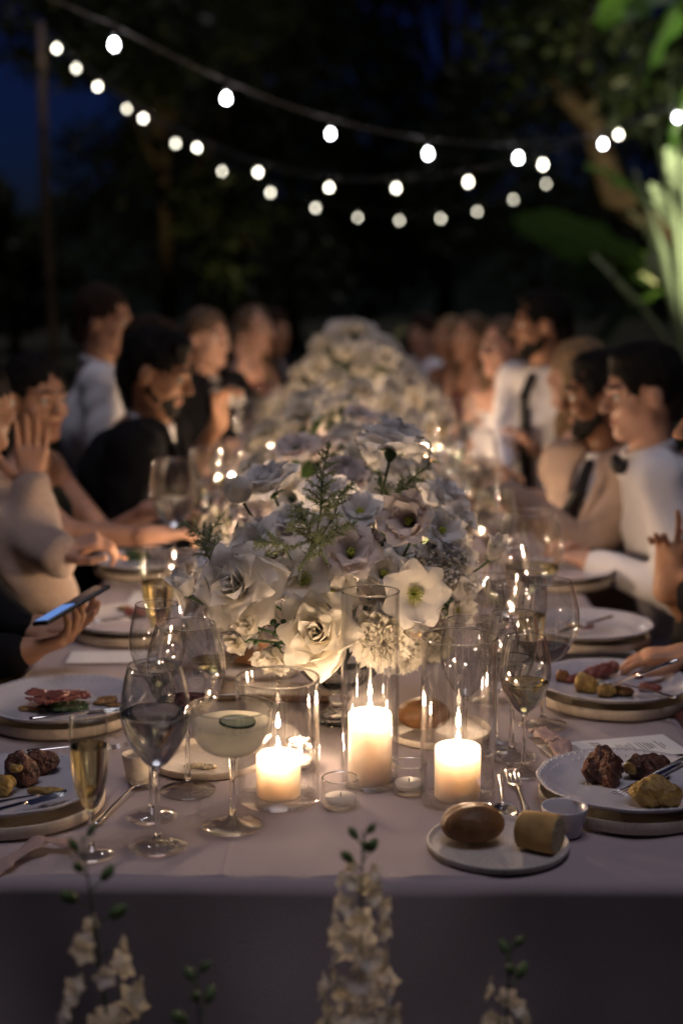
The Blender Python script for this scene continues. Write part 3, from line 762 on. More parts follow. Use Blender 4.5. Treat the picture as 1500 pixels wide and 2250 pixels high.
blobs(1236, 1498, zf, (.014, .012, .014), 'bread', 'bone', 'brown knuckle of the bone on the right plate', seed=41)
s_ = SDF().cap((0, 0, .008), (.075, .01, .012), .007, .012, k=.01).cap((.05, .008, .012), (.10, .02, .016), .011, .013, k=.01)
V, F = s_.mesh(.0022, lambda x, y, z: .0012 * np.sin(x * 300) * np.sin(y * 260 + z * 300)); q = onz(1250, 1502, zf)
tag(obj('meat', V, F, M['ham'], loc=(q.x, q.y, zf)), 'shank bone with pink meat on the right plate', 'meat').rotation_euler = (0, 0, .35)
for i, (a_, b_, r_, m_, l_) in enumerate([(1288, 1520, (.022, .018, .018), 'potato', 'pale yellow potato in the middle of the right plate'),
      (1332, 1532, (.017, .013, .013), 'potato', 'small potato piece at the near rim of the right plate'),
      (1352, 1526, (.030, .018, .009), 'sauce', 'sauce and scraps on the right plate'),
      (1405, 1490, (.014, .010, .008), 'ham', 'pink meat scrap on the right plate'),
      (1428, 1520, (.020, .012, .010), 'ham', 'meat scraps at the far right of the right plate')]):
    blobs(a_, b_, zf, r_, m_, 'potato' if m_ == 'potato' else 'food_scraps', l_, seed=50 + i, rough=.6)
a = onz(1328, 1516, zf + .012); b = onz(1490, 1470, TT + .08); cutlery('knife', a[:2], b[:2], zf + .012, TT + .095, 'silver knife propped on the right plate, handle up')
a = onz(1300, 1500, zf + .008); b = onz(1486, 1548, TT + .04); cutlery('fork', a[:2], b[:2], zf + .010, TT + .05, 'silver fork lying over the near rim of the right plate')
p, zf = setting(1290, 1380, 'at the right, third from the front', .136)
blobs(1275, 1378, zf, (.034, .022, .005), 'ham', 'leftovers', 'pink scraps on the third plate at the right', seed=61, rough=.5)
a = onz(1222, 1392, zf + .01); b = onz(1345, 1352, TT + .055); cutlery('knife', a[:2], b[:2], zf + .008, TT + .05, 'knife on the third plate at the right')
p, zf = setting(1228, 1258, 'at the right beside the blurred wine glass', .136)
a = onz(1180, 1262, zf + .01); b = onz(1265, 1222, TT + .055); cutlery('knife', a[:2], b[:2], zf + .008, TT + .05, 'knife on the fourth plate at the right')
for i, (x, y, lab) in enumerate([(-.45, 2.95, 'far left before the bearded man'), (-.45, 3.6, 'far left before the standing man'), (.44, 2.65, 'far right before the beige suit'), (.44, 3.3, 'far right before the blond woman'), (.44, 4.0, 'far right before the white dress')]):
    charger(x, y, 'stoneware underplate ' + lab, .13); dinner_plate(Z0 + .0165, x, y, 'white dinner plate ' + lab, .136, True)

# bread plates
def roll(name, loc, r, mat, label, rz=0, seed=1):
    s = SDF().ell((0, 0, r[2] * .92), r, k=.01).box((0, 0, -.05), (.2, .2, .052), op=-1, k=.010)
    V, F = s.mesh(min(r) / 14, lambda x, y, z: .0004 * np.sin(x * 130 + seed) * np.sin(y * 150) + .0012 * np.exp(-((y - .1 * x) / .004) ** 2) * (z > r[2]))
    return tag(obj(name, V, F, M[mat], loc=loc), label, 'bread roll')
p = onz(1093, 1868, TT); charger(p.x, p.y, 'small grey stoneware plate with bread at the near right edge', .094, 'stoneware_grey', .012, 'bread plates', 'bread_plate')
q = onz(1037, 1850, TT + .006); roll('bread_roll', (q.x, q.y, Z0 + .004), (.043, .034, .027), 'bread', 'round brown bread roll on the near right bread plate').rotation_euler = (0, 0, .1)
q = onz(1185, 1866, TT + .006)
s = SDF().cap((-.022, 0, .022), (.024, 0, .022), .026, .027, k=.005).box((.046, 0, .02), (.02, .05, .05), op=-1, k=.003).box((-.05, 0, .02), (.022, .05, .05), op=-1, k=.004).box((0, 0, -.03), (.1, .1, .031), op=-1, k=.004)
V, F = s.mesh(.002, lambda x, y, z: .0008 * np.sin(x * 90 + 1) * np.sin(y * 70 + z * 80))
FN = np.asarray(F); cx_ = V[FN].mean(1)[:, 0]
o = obj('bread_chunk', V, F, [M['bread_pale'], M['crumb']], mi=[1 if (c > .0255 or c < -.0275) else 0 for c in cx_], loc=(q.x, q.y, Z0 + .004)); o.rotation_euler = (0, 0, R(-28)); tag(o, 'cut end of pale baguette on the near right bread plate', 'bread')
p = onz(962, 1617, TT); charger(p.x, p.y, 'cream side plate holding a roll, behind the tall cylinder', .088, 'stoneware', .014, 'bread plates', 'bread_plate')
q = onz(930, 1603, TT + .006); roll('bread_roll', (q.x, q.y, Z0 + .004), (.044, .034, .028), 'bread', 'brown bread roll between the middle and right cylinders', seed=4)
p = onz(455, 1680, TT); charger(p.x, p.y, 'cream side plate with crumbs behind the coupe glass', .090, 'stoneware', .014, 'bread plates', 'bread_plate')
blobs(440, 1688, Z0 + .004, (.030, .012, .004), 'crumb', 'crumbs', 'scatter of toasted crumbs on the side plate behind the coupe', seed=71, rough=.9, freq=120)
p = onz(560, 1478, TT); charger(p.x, p.y, 'side plate with bread left of the crystal vase', .088, 'stoneware', .014, 'bread plates', 'bread_plate')
q = onz(545, 1462, TT + .006); roll('bread_roll', (q.x, q.y, Z0 + .004), (.046, .034, .026), 'bread', 'bread roll left of the crystal vase, under the petals', seed=6)
# dark wooden board behind the wide cylinder
p = onz(608, 1536, TT); t = MB()
s = SDF().box((0, 0, .010), (.105, .045, .007), k=.004)
V, F = s.mesh(.004); o = obj('serving_board', V, F, M['board'], loc=(p.x, p.y, Z0)); o.rotation_euler = (0, 0, R(-4)); tag(o, 'dark wooden board behind the wide cylinder', 'serving board')
# ramekins
def ramekin(px, py, wpx, hpx, mat, label):
    p = onz(px, py); zc = proj(p)[2]; r = wpx / 2 / FPX * zc; h = hpx / FPX * zc / .95
    t = empty('ramekin', (p.x, p.y, Z0), 0, label, 'bowl', 'small sauce bowls')
    MB().lathe([(0, 0), (r * .66, 0), (r * .74, .003), (r * .86, h * .5), (r * .985, h * .96), (r * .97, h), (r * .90, h * .97), (r * .80, h * .5), (r * .68, .006), (0, .005)], 48).build('cup', M[mat], t)
    MB().lathe([(0, h * .30), (r * .735, h * .30)], 32).build('sauce', M['sauce'], t)
ramekin(1238, 1838, 104, 62, 'porcelain', 'lilac white ramekin beside the baguette piece')
ramekin(302, 1716, 66, 56, 'stoneware', 'cream ramekin behind the spoon at the left')
# loose cutlery
a = onz(331, 1712); b = onz(208, 1822); cutlery('spoon', a[:2], b[:2], Z0 + .001, Z0 + .002, 'silver spoon lying left of the water glass')
a = onz(282, 1650); b = onz(60, 1668); cutlery('fork', a[:2], b[:2], Z0 + .002, TT + .012, 'silver fork behind the flute at the left')
a = onz(1124, 1712); b = onz(1166, 1818); cutlery('fork', a[:2], b[:2], Z0 + .001, Z0 + .002, 'silver fork standing out between the candle and ramekin')
a = onz(1106, 1812); b = onz(1098, 1712); cutlery('spoon', a[:2], b[:2], Z0 + .001, Z0 + .002, 'small silver spoon left of the loose fork, bowl towards the camera', s=.8)

# menu card with ribbon and place card
c = [onz(1185, 1646), onz(1452, 1617), onz(1520, 1664), onz(1222, 1683)]
ex = (c[1] - c[0] + c[2] - c[3]) / 2; L_ = ex.length; ex.normalize(); ey = Vector((-ex.y, ex.x, 0)); mid = (c[0] + c[1] + c[2] + c[3]) / 4
mc = empty('menu_card', (mid.x, mid.y, Z0 + .0005), math.atan2(ex.y, ex.x), 'white printed menu card with script heading at the right', 'menu card')
cw, chh = .098, L_ / 2
MB().box((0, 0, .0006), (chh, cw / 2, .0006)).build('card', M['paper'], mc, False)
lm = MB()
rnd = random.Random(3)
for b_ in range(6):                                          # centred blocks of small print, lines run across the card
    for l in range(rnd.choice((2, 3, 3, 4)) if b_ else 0):
        x = -chh * .02 + b_ * chh * .155 + l * .0062 - .004; w = rnd.uniform(.010, .021)
        y = -w
        while y < w:
            e = min(y + rnd.uniform(.002, .0055), w); lm.box((x, (y + e) / 2, .0014), (.00085, (e - y) / 2, .00012)); y = e + .0011
tag(lm.build('small_print', M['ink'], mc, False), kind='stuff')
fc = bpy.data.curves.new('menu_word', 'FONT'); fc.body = 'menu'; fc.size = .034; fc.shear = .35; fc.extrude = .0001; fc.align_x = 'CENTER'; fc.materials.append(M['ink'])
fo = bpy.data.objects.new('script_heading', fc); link(fo, mc); fo.location = (-chh * .24, 0, .0014); fo.rotation_euler = (0, 0, R(-90))
bpy.context.view_layer.update()
fm_ = bpy.data.meshes.new_from_object(fo.evaluated_get(bpy.context.evaluated_depsgraph_get())); f2 = bpy.data.objects.new('script_heading', fm_); link(f2, mc); f2.location = fo.location; f2.rotation_euler = fo.rotation_euler
bpy.data.objects.remove(fo); f2.name = 'script_heading'
pc = empty('place_card', (mid.x - ex.x * .085, mid.y - ex.y * .085, Z0 + .004), mc.rotation_euler.z + .03, 'small grey place card tied with ribbon on the menu', 'place card')
MB().box((0, .004, .0006), (.030, .021, .0005)).build('card', M['stoneware_grey'], pc, False)
for k in range(3): MB().box((-.004 + k * .0045, .004, .0014), (.001, .005 - abs(k - 1) * .002, .0001)).build('lettering', M['ink'], pc, False)
def ribbon(name, pts, w, label, seed=0, mat='ribbon', wob=.35):
    rnd = random.Random(seed); V = []; n = len(pts) * 6; m = 5; P = []
    for i in range(n + 1):
        t = i / n * (len(pts) - 1); k = min(int(t), len(pts) - 2); f = t - k; f = f * f * (3 - 2 * f)
        P.append(Vector(pts[k]).lerp(Vector(pts[k + 1]), f))
    for i, q in enumerate(P):
        tn = (P[min(i + 1, n)] - P[max(i - 1, 0)]).normalized(); sdv = tn.cross(Vector((0, 0, 1)))
        sdv = sdv.normalized() if sdv.length > .05 else Vector((1, 0, 0)); nn = sdv.cross(tn)
        for j in range(m):
            u = (j / (m - 1) - .5)
            V.append(q + sdv * u * w * (1 + .3 * math.sin(i * .9 + seed)) + nn * abs(math.sin(i * .55 + u * 5 + seed)) * w * wob * .5)
    F = [(i * m + j, i * m + j + 1, (i + 1) * m + j + 1, (i + 1) * m + j) for i in range(n) for j in range(m - 1)]
    o = obj(name, V, F, M[mat]); sm = o.modifiers.new('t', 'SOLIDIFY'); sm.thickness = .0005; tag(o, label, 'ribbon'); return o
p0 = onz(1178, 1622); p1 = onz(1208, 1650); p2 = onz(1236, 1684)
ribbon('ribbon', [(p0.x, p0.y, Z0 + .004), (p0.x * .6 + p1.x * .4, p0.y - .012, Z0 + .012), (p1.x, p1.y, Z0 + .010), (p1.x + .012, p1.y - .01, Z0 + .014), (p2.x, p2.y, Z0 + .004)], .030, 'blush ribbon knotted round the place card on the menu', 4, wob=.6)
p0 = onz(165, 1872); p1 = onz(95, 1872)
ribbon('ribbon', [(p0.x, p0.y, Z0 + .005), (p1.x, p1.y, Z0 + .012), (p1.x - .035, .015, Z0 + .006), (p1.x - .052, -.014, TT - .012), (p1.x - .06, -.020, TT - .05), (p1.x - .06, -.026, TT - .075)], .024, 'blush ribbon trailing over the near left edge of the cloth', 7)
# second menu card beyond the left plate
q = onz(330, 1322); MB().box((0, 0, 0), (.05, .09, .0007)).build('menu_card', M['paper'], None, False, (q.x, q.y, Z0 + .002)); tag(bpy.data.objects[-1] if False else COL.objects[-1], 'plain pale menu card beyond the phone at the left', 'menu card')
q = onz(245, 1450); MB().box((0, 0, 0), (.085, .045, .0007)).build('menu_card', M['paper'], None, False, (q.x, q.y, Z0 + .002)); COL.objects[-1].rotation_euler = (0, 0, .05); tag(COL.objects[-1], 'pale menu card between the ham plate and the phone', 'menu card')
q = onz(1300, 1432); MB().box((0, 0, 0), (.085, .045, .0007)).build('menu_card', M['paper'], None, False, (q.x, q.y, Z0 + .002)); COL.objects[-1].rotation_euler = (0, 0, -.05); tag(COL.objects[-1], 'pale menu card between two right hand plates', 'menu card')

# ================================================================== flowers
def lerp(a, b, t): return a + (b - a) * t
GA = 137.5
def calyx(S, z=-.004):
    a = MB(); a.lathe([(0, z - .012 * S / .06), (.0035, z - .010 * S / .06), (.008 * S / .06, z - .003), (.009 * S / .06, z + .002), (0, z + .006)], 10)
    for k in range(5):
        V, F = petal_geo(.022 * S / .06, .010 * S / .06, 50, 110, .004, .02, .3, 0, 0, seed=k, nu=4, nv=3)
        c, s = math.cos(k * 1.257), math.sin(k * 1.257); a.add([(x * c - y * s, x * s + y * c, zz + z) for x, y, zz in V], F)
    return ('calyx', a.V, a.F, 'stem', 0)
def spec_rose(S, sd=0, n=24, reflex=0.0, tight=1.0):
    """S = radius of the open flower"""
    P = [calyx(S)]
    for i in range(n):
        t = i / (n - 1)
        L = S * lerp(.62, 1.12, t ** .8); Wd = S * lerp(.55, 1.35 - .25 * reflex, t)
        th0 = lerp(4, 62 + 16 * reflex, t ** 1.2); th1 = lerp(-30 * tight, 62 + 48 * reflex, t ** 1.1)
        P.append(('petal', *petal_geo(L, Wd, th0, th1, S * (.015 + .05 * t), S * .12 * (1 + t), .10 + .25 * reflex * t, lerp(25, 75 + 70 * reflex, t), lerp(.03, .09, t), 2, lerp(.16, .06, t), sd * 50 + i, asym=random.Random(sd * 99 + i).uniform(-.07, .07), crease=.05 * reflex * t), None, i * GA + random.Random(sd + i).uniform(-15, 15)))
    return P
def spec_lisianthus(S, sd=0, open_=1.0, centre=True):
    P = [calyx(S)]
    for i in range(11):
        lay = 0 if i < 5 else 1; t = i / 10
        P.append(('petal', *petal_geo(S * (1.0 if lay else .82), S * (1.15 if lay else .95), 22 + 10 * lay, (48 + 32 * lay) * open_, S * .05, S * .22, .04, 35 + 30 * lay, .13, 3, .05, sd * 40 + i), None, (i % 6) * (72 if lay == 0 else 60) + lay * 31 + random.Random(i + sd).uniform(-9, 9)))
    if centre:
        a = MB()
        rnd = random.Random(sd)
        for k in range(12):
            an = k * 2.4; q = S * .03 * math.sqrt(k + 1); x, y = q * math.cos(an), q * math.sin(an)
            a.tube([(x * .4, y * .4, 0), (x * .8, y * .8, S * .25), (x, y, S * .36 + rnd.uniform(0, .03) * S)], [S * .012, S * .012, S * .035], 5)
        P.append(('stamens', a.V, a.F, 'stamen', 0))
    return P
def spec_hellebore(S, sd=0):
    P = [calyx(S)]
    for i in range(7):
        P.append(('petal', *petal_geo(S * 1.0, S * 1.15, 50, 82, S * .08, S * .5, .08, 20, .09, 2, .03, sd * 40 + i), None, i * 51.4 + random.Random(i + sd).uniform(-6, 6)))
    a = MB(); rnd = random.Random(sd)
    for k in range(26):
        an = k * 2.4; q = S * .045 * math.sqrt(k + 1); x, y = q * math.cos(an), q * math.sin(an)
        a.tube([(x * .5, y * .5, 0), (x * .9, y * .9, S * .15), (x, y, S * .25 + rnd.uniform(0, .04) * S)], [S * .012, S * .010, S * .03], 5)
    P.append(('stamens', a.V, a.F, 'stamen', 0)); return P
def spec_carnation(S, sd=0, n=46):
    P = [calyx(S)]
    for i in range(n):
        t = i / (n - 1)
        P.append(('petal', *petal_geo(S * lerp(.80, .95, t), S * lerp(.60, .80, t), lerp(2, 56, t), lerp(6, 112, t), S * .02, S * .25, .0, 25, .20, 6, 0, sd * 70 + i, nu=7, nv=11), None, i * GA))
    return P
def spec_ranunculus(S, sd=0, n=20):
    P = [calyx(S * .8)]
    for i in range(n):
        t = i / (n - 1); k = lerp(.45, 1, t)
        P.append(('petal', *petal_geo(S * 2.15 * k, S * 1.7 * k, 82, lerp(-88, -62, t), S * .04, S * .04, 0, lerp(0, 18, t), .02, 2, .035, sd * 30 + i), None, i * GA))
    return P
def spec_bud(S, sd=0, n=6):
    P = [calyx(S)]
    for i in range(n):
        t = i / (n - 1)
        P.append(('petal', *petal_geo(S * 1.9, S * 1.5, lerp(12, 30, t), lerp(-14, 6, t), S * .08, S * .3, .12, lerp(10, 60, t), .06, 2, .12, sd * 30 + i), None, i * GA))
    return P
SPECS = {'rose': lambda s: spec_rose(.06, s, 26, .15), 'reflexed': lambda s: spec_rose(.06, s, 24, 1.0, .8), 'lisianthus': lambda s: spec_lisianthus(.06, s), 'cup': lambda s: spec_lisianthus(.06, s, .55, True),
         'hellebore': lambda s: spec_hellebore(.06, s), 'carnation': lambda s: spec_carnation(.06, s), 'ranunculus': lambda s: spec_ranunculus(.06, s), 'spray': lambda s: spec_rose(.06, s, 18, 0.0, 1.2), 'bud': lambda s: spec_bud(.06, s)}
KIND = {'rose': 'rose', 'reflexed': 'reflexed_rose', 'lisianthus': 'lisianthus', 'cup': 'lisianthus', 'hellebore': 'open_rose', 'carnation': 'carnation', 'ranunculus': 'ranunculus', 'spray': 'spray_rose', 'bud': 'flower_bud'}
_fm = {}
def flower_parts(kind, sd, mat):
    key = (kind, sd, mat)
    if key not in _fm:
        out = []
        for nm, V, F, m, rz in SPECS[kind](sd): out.append((nm, me_from(nm, V, F, M[m or mat]), R(rz)))
        _fm[key] = out
    return _fm[key]
_fj = {}
def flower_joined(kind, sd, mat):
    key = (kind, sd, mat)
    if key not in _fj:
        mb = MB(); mi = []
        for nm, V, F, m, rz in SPECS[kind](sd):
            c, s = math.cos(R(rz)), math.sin(R(rz)); mb.add([(x * c - y * s, x * s + y * c, z) for x, y, z in V], F); mi += [1 if m else 0] * len(F)
        _fj[key] = me_from(KIND[kind], mb.V, mb.F, [M[mat], M['stem']], True, mi)
    return _fj[key]
def flower(kind, pos, direction, r, label, mat='petal', sd=0, group=None, parts=True, stem_to=None):
    q = Vector(direction).normalized().to_track_quat('Z', 'Y') @ Quaternion((0, 0, 1), random.uniform(0, 6.28))
    s = r / .06
    if parts:
        t = empty(KIND[kind], pos, 0, label, 'flower', group)
        for nm, me, rz in flower_parts(kind, sd, mat):
            o = inst(nm, me, t); o.rotation_euler = (0, 0, rz)
    else:
        t = inst(KIND[kind], flower_joined(kind, sd, mat)); t.location = pos; tag(t, label, 'flower', group)
    t.rotation_mode = 'QUATERNION'; t.rotation_quaternion = q; t.scale = (s, s, s)
    if stem_to is not None:
        Mx = (Matrix.Translation(pos) @ q.to_matrix().to_4x4() @ Matrix.Scale(s, 4)).inverted()
        A = Vector(pos); B = Vector(stem_to); d = Vector(direction).normalized()
        pts = [A - d * .004, A - d * .03 * s, (A - d * .07 * s) * .6 + B * .4, B]
        cr = []
        for i in range(13):
            u = i / 12; a = pts[0] * (1 - u) ** 3 + 3 * pts[1] * u * (1 - u) ** 2 + 3 * pts[2] * u * u * (1 - u) + pts[3] * u ** 3; cr.append(Mx @ a)
        MB().tube(cr, .0022 / s, 7).build('stem', M['stem'], t)
    return t
def where_in(d):
    return ('top' if d.z > .8 else 'upper' if d.z > .35 else 'middle height' if d.z > -.05 else 'lower') + (' left' if d.x < -.3 else ' right' if d.x > .3 else ' centre') + (' front' if d.y < -.25 else ' back' if d.y > .25 else ' side')
# ---- crystal vase under the first bouquet
pv = onz(745, 1588); VX, VY = pv.x, pv.y
vz = empty('crystal_vase', (VX, VY, Z0), 0, 'footed cut crystal bowl holding the nearest bouquet', 'vase')
cut = lambda a, r, z: r * (1 + .055 * abs(math.cos(9 * a)) * (1 if .05 < z < .115 else .25))
MB().lathe([(0, .001), (.045, .001), (.047, .004), (.040, .010), (.022, .018), (.012, .028), (.017, .036), (.019, .041), (.013, .047), (.016, .052)], 72, lambda a, r, z: r * (1 + .05 * abs(math.cos(8 * a)))).build('foot', M['cutglass'], vz)
MB().lathe([(.006, .052), (.020, .055), (.045, .070), (.064, .090), (.078, .112), (.084, .122), (.080, .122), (.072, .106), (.058, .088), (.040, .073), (.015, .062), (0, .061)], 108, cut).build('bowl', M['cutglass'], vz)
VC = Vector((VX + .0, VY + .035, TT + .115))             # where the stems meet
BC = Vector((VX + .005, VY + .06, TT + .19))             # middle of the bouquet
def fl_at(kind, px, py, zc, wpx, dirv, label, mat='petal', sd=0, stem=True, **k):
    pos = atd(px, py, zc); r = wpx / 2 / FPX * zc * (1.22 if kind == 'rose' else 1.32)
    d = Vector(dirv)                           # (right, toward the camera, up)
    dw = Vector((d.x, -d.y, d.z))
    return flower(kind, pos - dw.normalized() * r * .25, dw, r, label, mat, sd, 'flowers of the nearest bouquet', True, VC if stem else None, **k)
main = [
 ('reflexed', 520, 1290, 2.22, 176, (-.35, .85, .28), 'large reflexed white rose with pointed petals, lower left of the nearest bouquet', 'petal', 1),
 ('rose', 697, 1392, 2.20, 164, (-.12, .95, .25), 'big candlelit cream rose low at the front of the nearest bouquet', 'petal_cream', 2),
 ('carnation', 838, 1402, 2.25, 130, (.1, .95, -.05), 'ruffled white carnation behind the tall slim cylinder', 'petal_cream', 1),
 ('hellebore', 912, 1306, 2.22, 120, (.1, .95, .15), 'open white bloom with green yellow stamens at the right front', 'petal', 1),
 ('cup', 900, 1146, 2.26, 138, (-.35, .8, .35), 'cupped lisianthus turned left, high at the right of the nearest bouquet', 'petal_blush', 2),
 ('reflexed', 862, 968, 2.50, 150, (.15, -.3, .95), 'bluish reflexed rose standing highest on its dark stem', 'petal_cool', 2),
 ('ranunculus', 530, 1094, 2.36, 64, (-.3, .45, .8), 'round ranunculus bud on a long stem, upper left', 'petal', 1),
 ('lisianthus', 770, 1216, 2.26, 128, (.05, .75, .6), 'frilled lisianthus in the middle of the nearest bouquet', 'petal_blush', 3),
 ('carnation', 962, 1250, 2.32, 120, (.5, .75, .3), 'pale ruffled carnation at the right of the nearest bouquet', 'petal', 2),
 ('carnation', 890, 1440, 2.36, 84, (.3, .9, -.3), 'small ruffled carnation low on the right, by the cylinder', 'petal_cream', 1),
 ('spray', 545, 1376, 2.20, 48, (-.1, .95, .2), 'tiny spray rose facing the camera, left of the big cream rose', 'petal_cream', 1),
 ('spray', 588, 1352, 2.22, 48, (.2, .9, .3), 'tiny spray rose above the bottom left pair', 'petal_cream', 2),
 ('spray', 519, 1412, 2.22, 46, (-.3, .85, -.2), 'tiny spray rose lowest on the left', 'petal_cream', 3),
 ('spray', 630, 1256, 2.26, 62, (-.2, .85, .4), 'small round rose left of the frilled lisianthus', 'petal_cream', 1),
 ('spray', 1014, 1228, 2.34, 62, (.35, .85, .3), 'small white rose at the right edge, upper of two', 'petal', 2),
 ('spray', 1026, 1290, 2.32, 54, (.4, .85, .1), 'small white rose at the right edge, lower of two', 'petal', 3),
 ('hellebore', 668, 1272, 2.25, 112, (-.1, .8, .5), 'wavy white bloom under the frilled lisianthus', 'petal', 2),
 ('lisianthus', 730, 1306, 2.27, 112, (.1, .85, .4), 'frilled bloom just above the big cream rose', 'petal', 1),
 ('lisianthus', 842, 1262, 2.32, 110, (.15, .8, .5), 'white bloom above the carnation and the cylinder rim', 'petal', 2),
 ('rose', 592, 1064, 2.52, 130, (-.3, .3, .85), 'bluish white rose at the upper left of the nearest bouquet', 'petal_cool', 1),
 ('lisianthus', 560, 1200, 2.34, 130, (-.5, .6, .6), 'shaded white bloom above the reflexed rose', 'petal_cool', 1),
 ('rose', 640, 1160, 2.42, 120, (-.2, .5, .8), 'white rose behind the green sprigs', 'petal_cool', 2),
 ('lisianthus', 968, 1168, 2.34, 116, (.5, .6, .5), 'white bloom right behind the cupped lisianthus', 'petal_cool', 3),
 ('reflexed', 975, 1092, 2.55, 110, (.4, .3, .85), 'reflexed rose behind the right hand sprig', 'petal_cool', 1),
 ('bud', 1078, 1222, 2.42, 52, (.35, .4, .85), 'single upright bud sticking out at the far right', 'petal', 1),
 ('bud', 412, 1300, 2.30, 60, (-.3, .5, .8), 'closed bud at the far left of the nearest bouquet', 'petal_cool', 2),
 ('rose', 1004, 1150, 2.5, 100, (.6, .4, .6), 'white rose at the upper right edge', 'petal', 2),
 ('carnation', 962, 1420, 2.4, 70, (.4, .8, -.3), 'little ruffled carnation lowest on the right', 'petal_cream', 2),
 ('cup', 600, 1438, 2.30, 96, (-.3, .6, -.65), 'downturned bloom hanging low beside the spray roses', 'petal_cream', 1),
 ('lisianthus', 790, 1128, 2.42, 120, (.05, .5, .85), 'shaded bloom on top behind the middle sprig', 'petal_cool', 2),
 ('rose', 720, 1090, 2.55, 120, (0, .35, .9), 'white rose at the top behind the tallest sprig', 'petal_cool', 1),
 ('hellebore', 700, 1180, 2.36, 100, (-.1, .65, .7), 'wavy bloom below the green sprigs', 'petal', 1),
 ('cup', 1000, 1340, 2.40, 90, (.6, .7, 0), 'half open bloom at the right behind the glass rims', 'petal', 2),
 ('lisianthus', 468, 1225, 2.42, 100, (-.7, .4, .5), 'outermost white bloom at the left of the nearest bouquet', 'petal_cool', 3),
]
for a in main: fl_at(*a)
# tucked in between, filling the body of the bouquet
rnd = random.Random(5)
fill_n = 0
for i in range(34):
    th = i * 2.39996; ph = math.acos(1 - 1.55 * (i + .5) / 34)
    d = Vector((math.sin(ph) * math.cos(th), math.sin(ph) * math.sin(th), math.cos(ph)))
    pos = BC + Vector((d.x * .165, d.y * .14, d.z * .115 - .005))
    if pos.z < TT + .13: continue
    flower(rnd.choice(['lisianthus', 'rose', 'carnation', 'lisianthus']), pos, d + Vector((0, -.2, .1)), rnd.uniform(.036, .048), 'white bloom packed inside the nearest bouquet, ' + where_in(d), rnd.choice(['petal', 'petal_cool', 'petal_blush']), rnd.choice([1, 2]), 'blooms packed inside the nearest bouquet', False)
# leaves of the bouquet
def leaf_geo(L, w, bend=.25, nu=8):
    V = []
    for i in range(nu + 1):
        t = i / nu; ww = w / 2 * math.sin(math.pi * t ** .8) ** .8 if 0 < t < 1 else .0004
        for j in (-1, 0, 1): V.append((j * ww, L * t, -bend * L * t * t + abs(j) * ww * .35))
    F = [(i * 3 + j, i * 3 + j + 1, (i + 1) * 3 + j + 1, (i + 1) * 3 + j) for i in range(nu) for j in (0, 1)]
    return V, F
lf = me_from('leaf', *leaf_geo(.06, .026), M['leaf'])
greens = empty('bouquet_greenery', VC, 0, 'dark green leaves and stems between the white blooms', 'foliage')
for i in range(90):
    th = rnd.uniform(0, 6.28); ph = rnd.uniform(.3, 1.9)
    d = Vector((math.sin(ph) * math.cos(th), math.sin(ph) * math.sin(th), math.cos(ph) + .1)).normalized()
    o = inst('leaf', lf, greens); e = Vector((d.x * .16, d.y * .13, d.z * .12)) * rnd.uniform(.6, 1.08) + (BC - VC)
    o.location = e; o.rotation_mode = 'QUATERNION'; o.rotation_quaternion = (d + Vector((rnd.uniform(-.5, .5), rnd.uniform(-.5, .5), rnd.uniform(-.5, .5)))).normalized().to_track_quat('Y', 'Z'); o.scale = (rnd.uniform(.6, 1.1),) * 3
sb = MB()
for i in range(30):
    th = rnd.uniform(0, 6.28); q = rnd.uniform(.05, .15)
    sb.tube([(0, 0, -.04), (math.cos(th) * .03, math.sin(th) * .03, .02), (math.cos(th) * q, math.sin(th) * q * .9, .09)], .0021, 6)
tag(sb.build('stems', M['stem'], greens), kind='stuff')
# little green berries at the lower left
be = empty('berry_sprig', atd(585, 1385, 2.21), 0, 'sprig of small green berries beside the spray roses', 'berries', None)
for k, (px, py, w) in enumerate([(562, 1412, 13), (541, 1406, 14), (612, 1378, 17), (606, 1392, 16), (622, 1366, 15), (600, 1368, 15)]):
    q = atd(px, py, 2.2) - be.location; r = w / 2 / FPX * 2.2
    o = MB().lathe([(0, -r), (r * .7, -r * .7), (r, 0), (r * .7, r * .7), (r * .15, r), (0, r * 1.15)], 12).build('berry', M['leaf'], be); o.location = q
    MB().tube([q, q * .5 + Vector((.004, .01, .012)), (0, .03, .02)], .0007, 5).build('stalk', M['stem'], be)

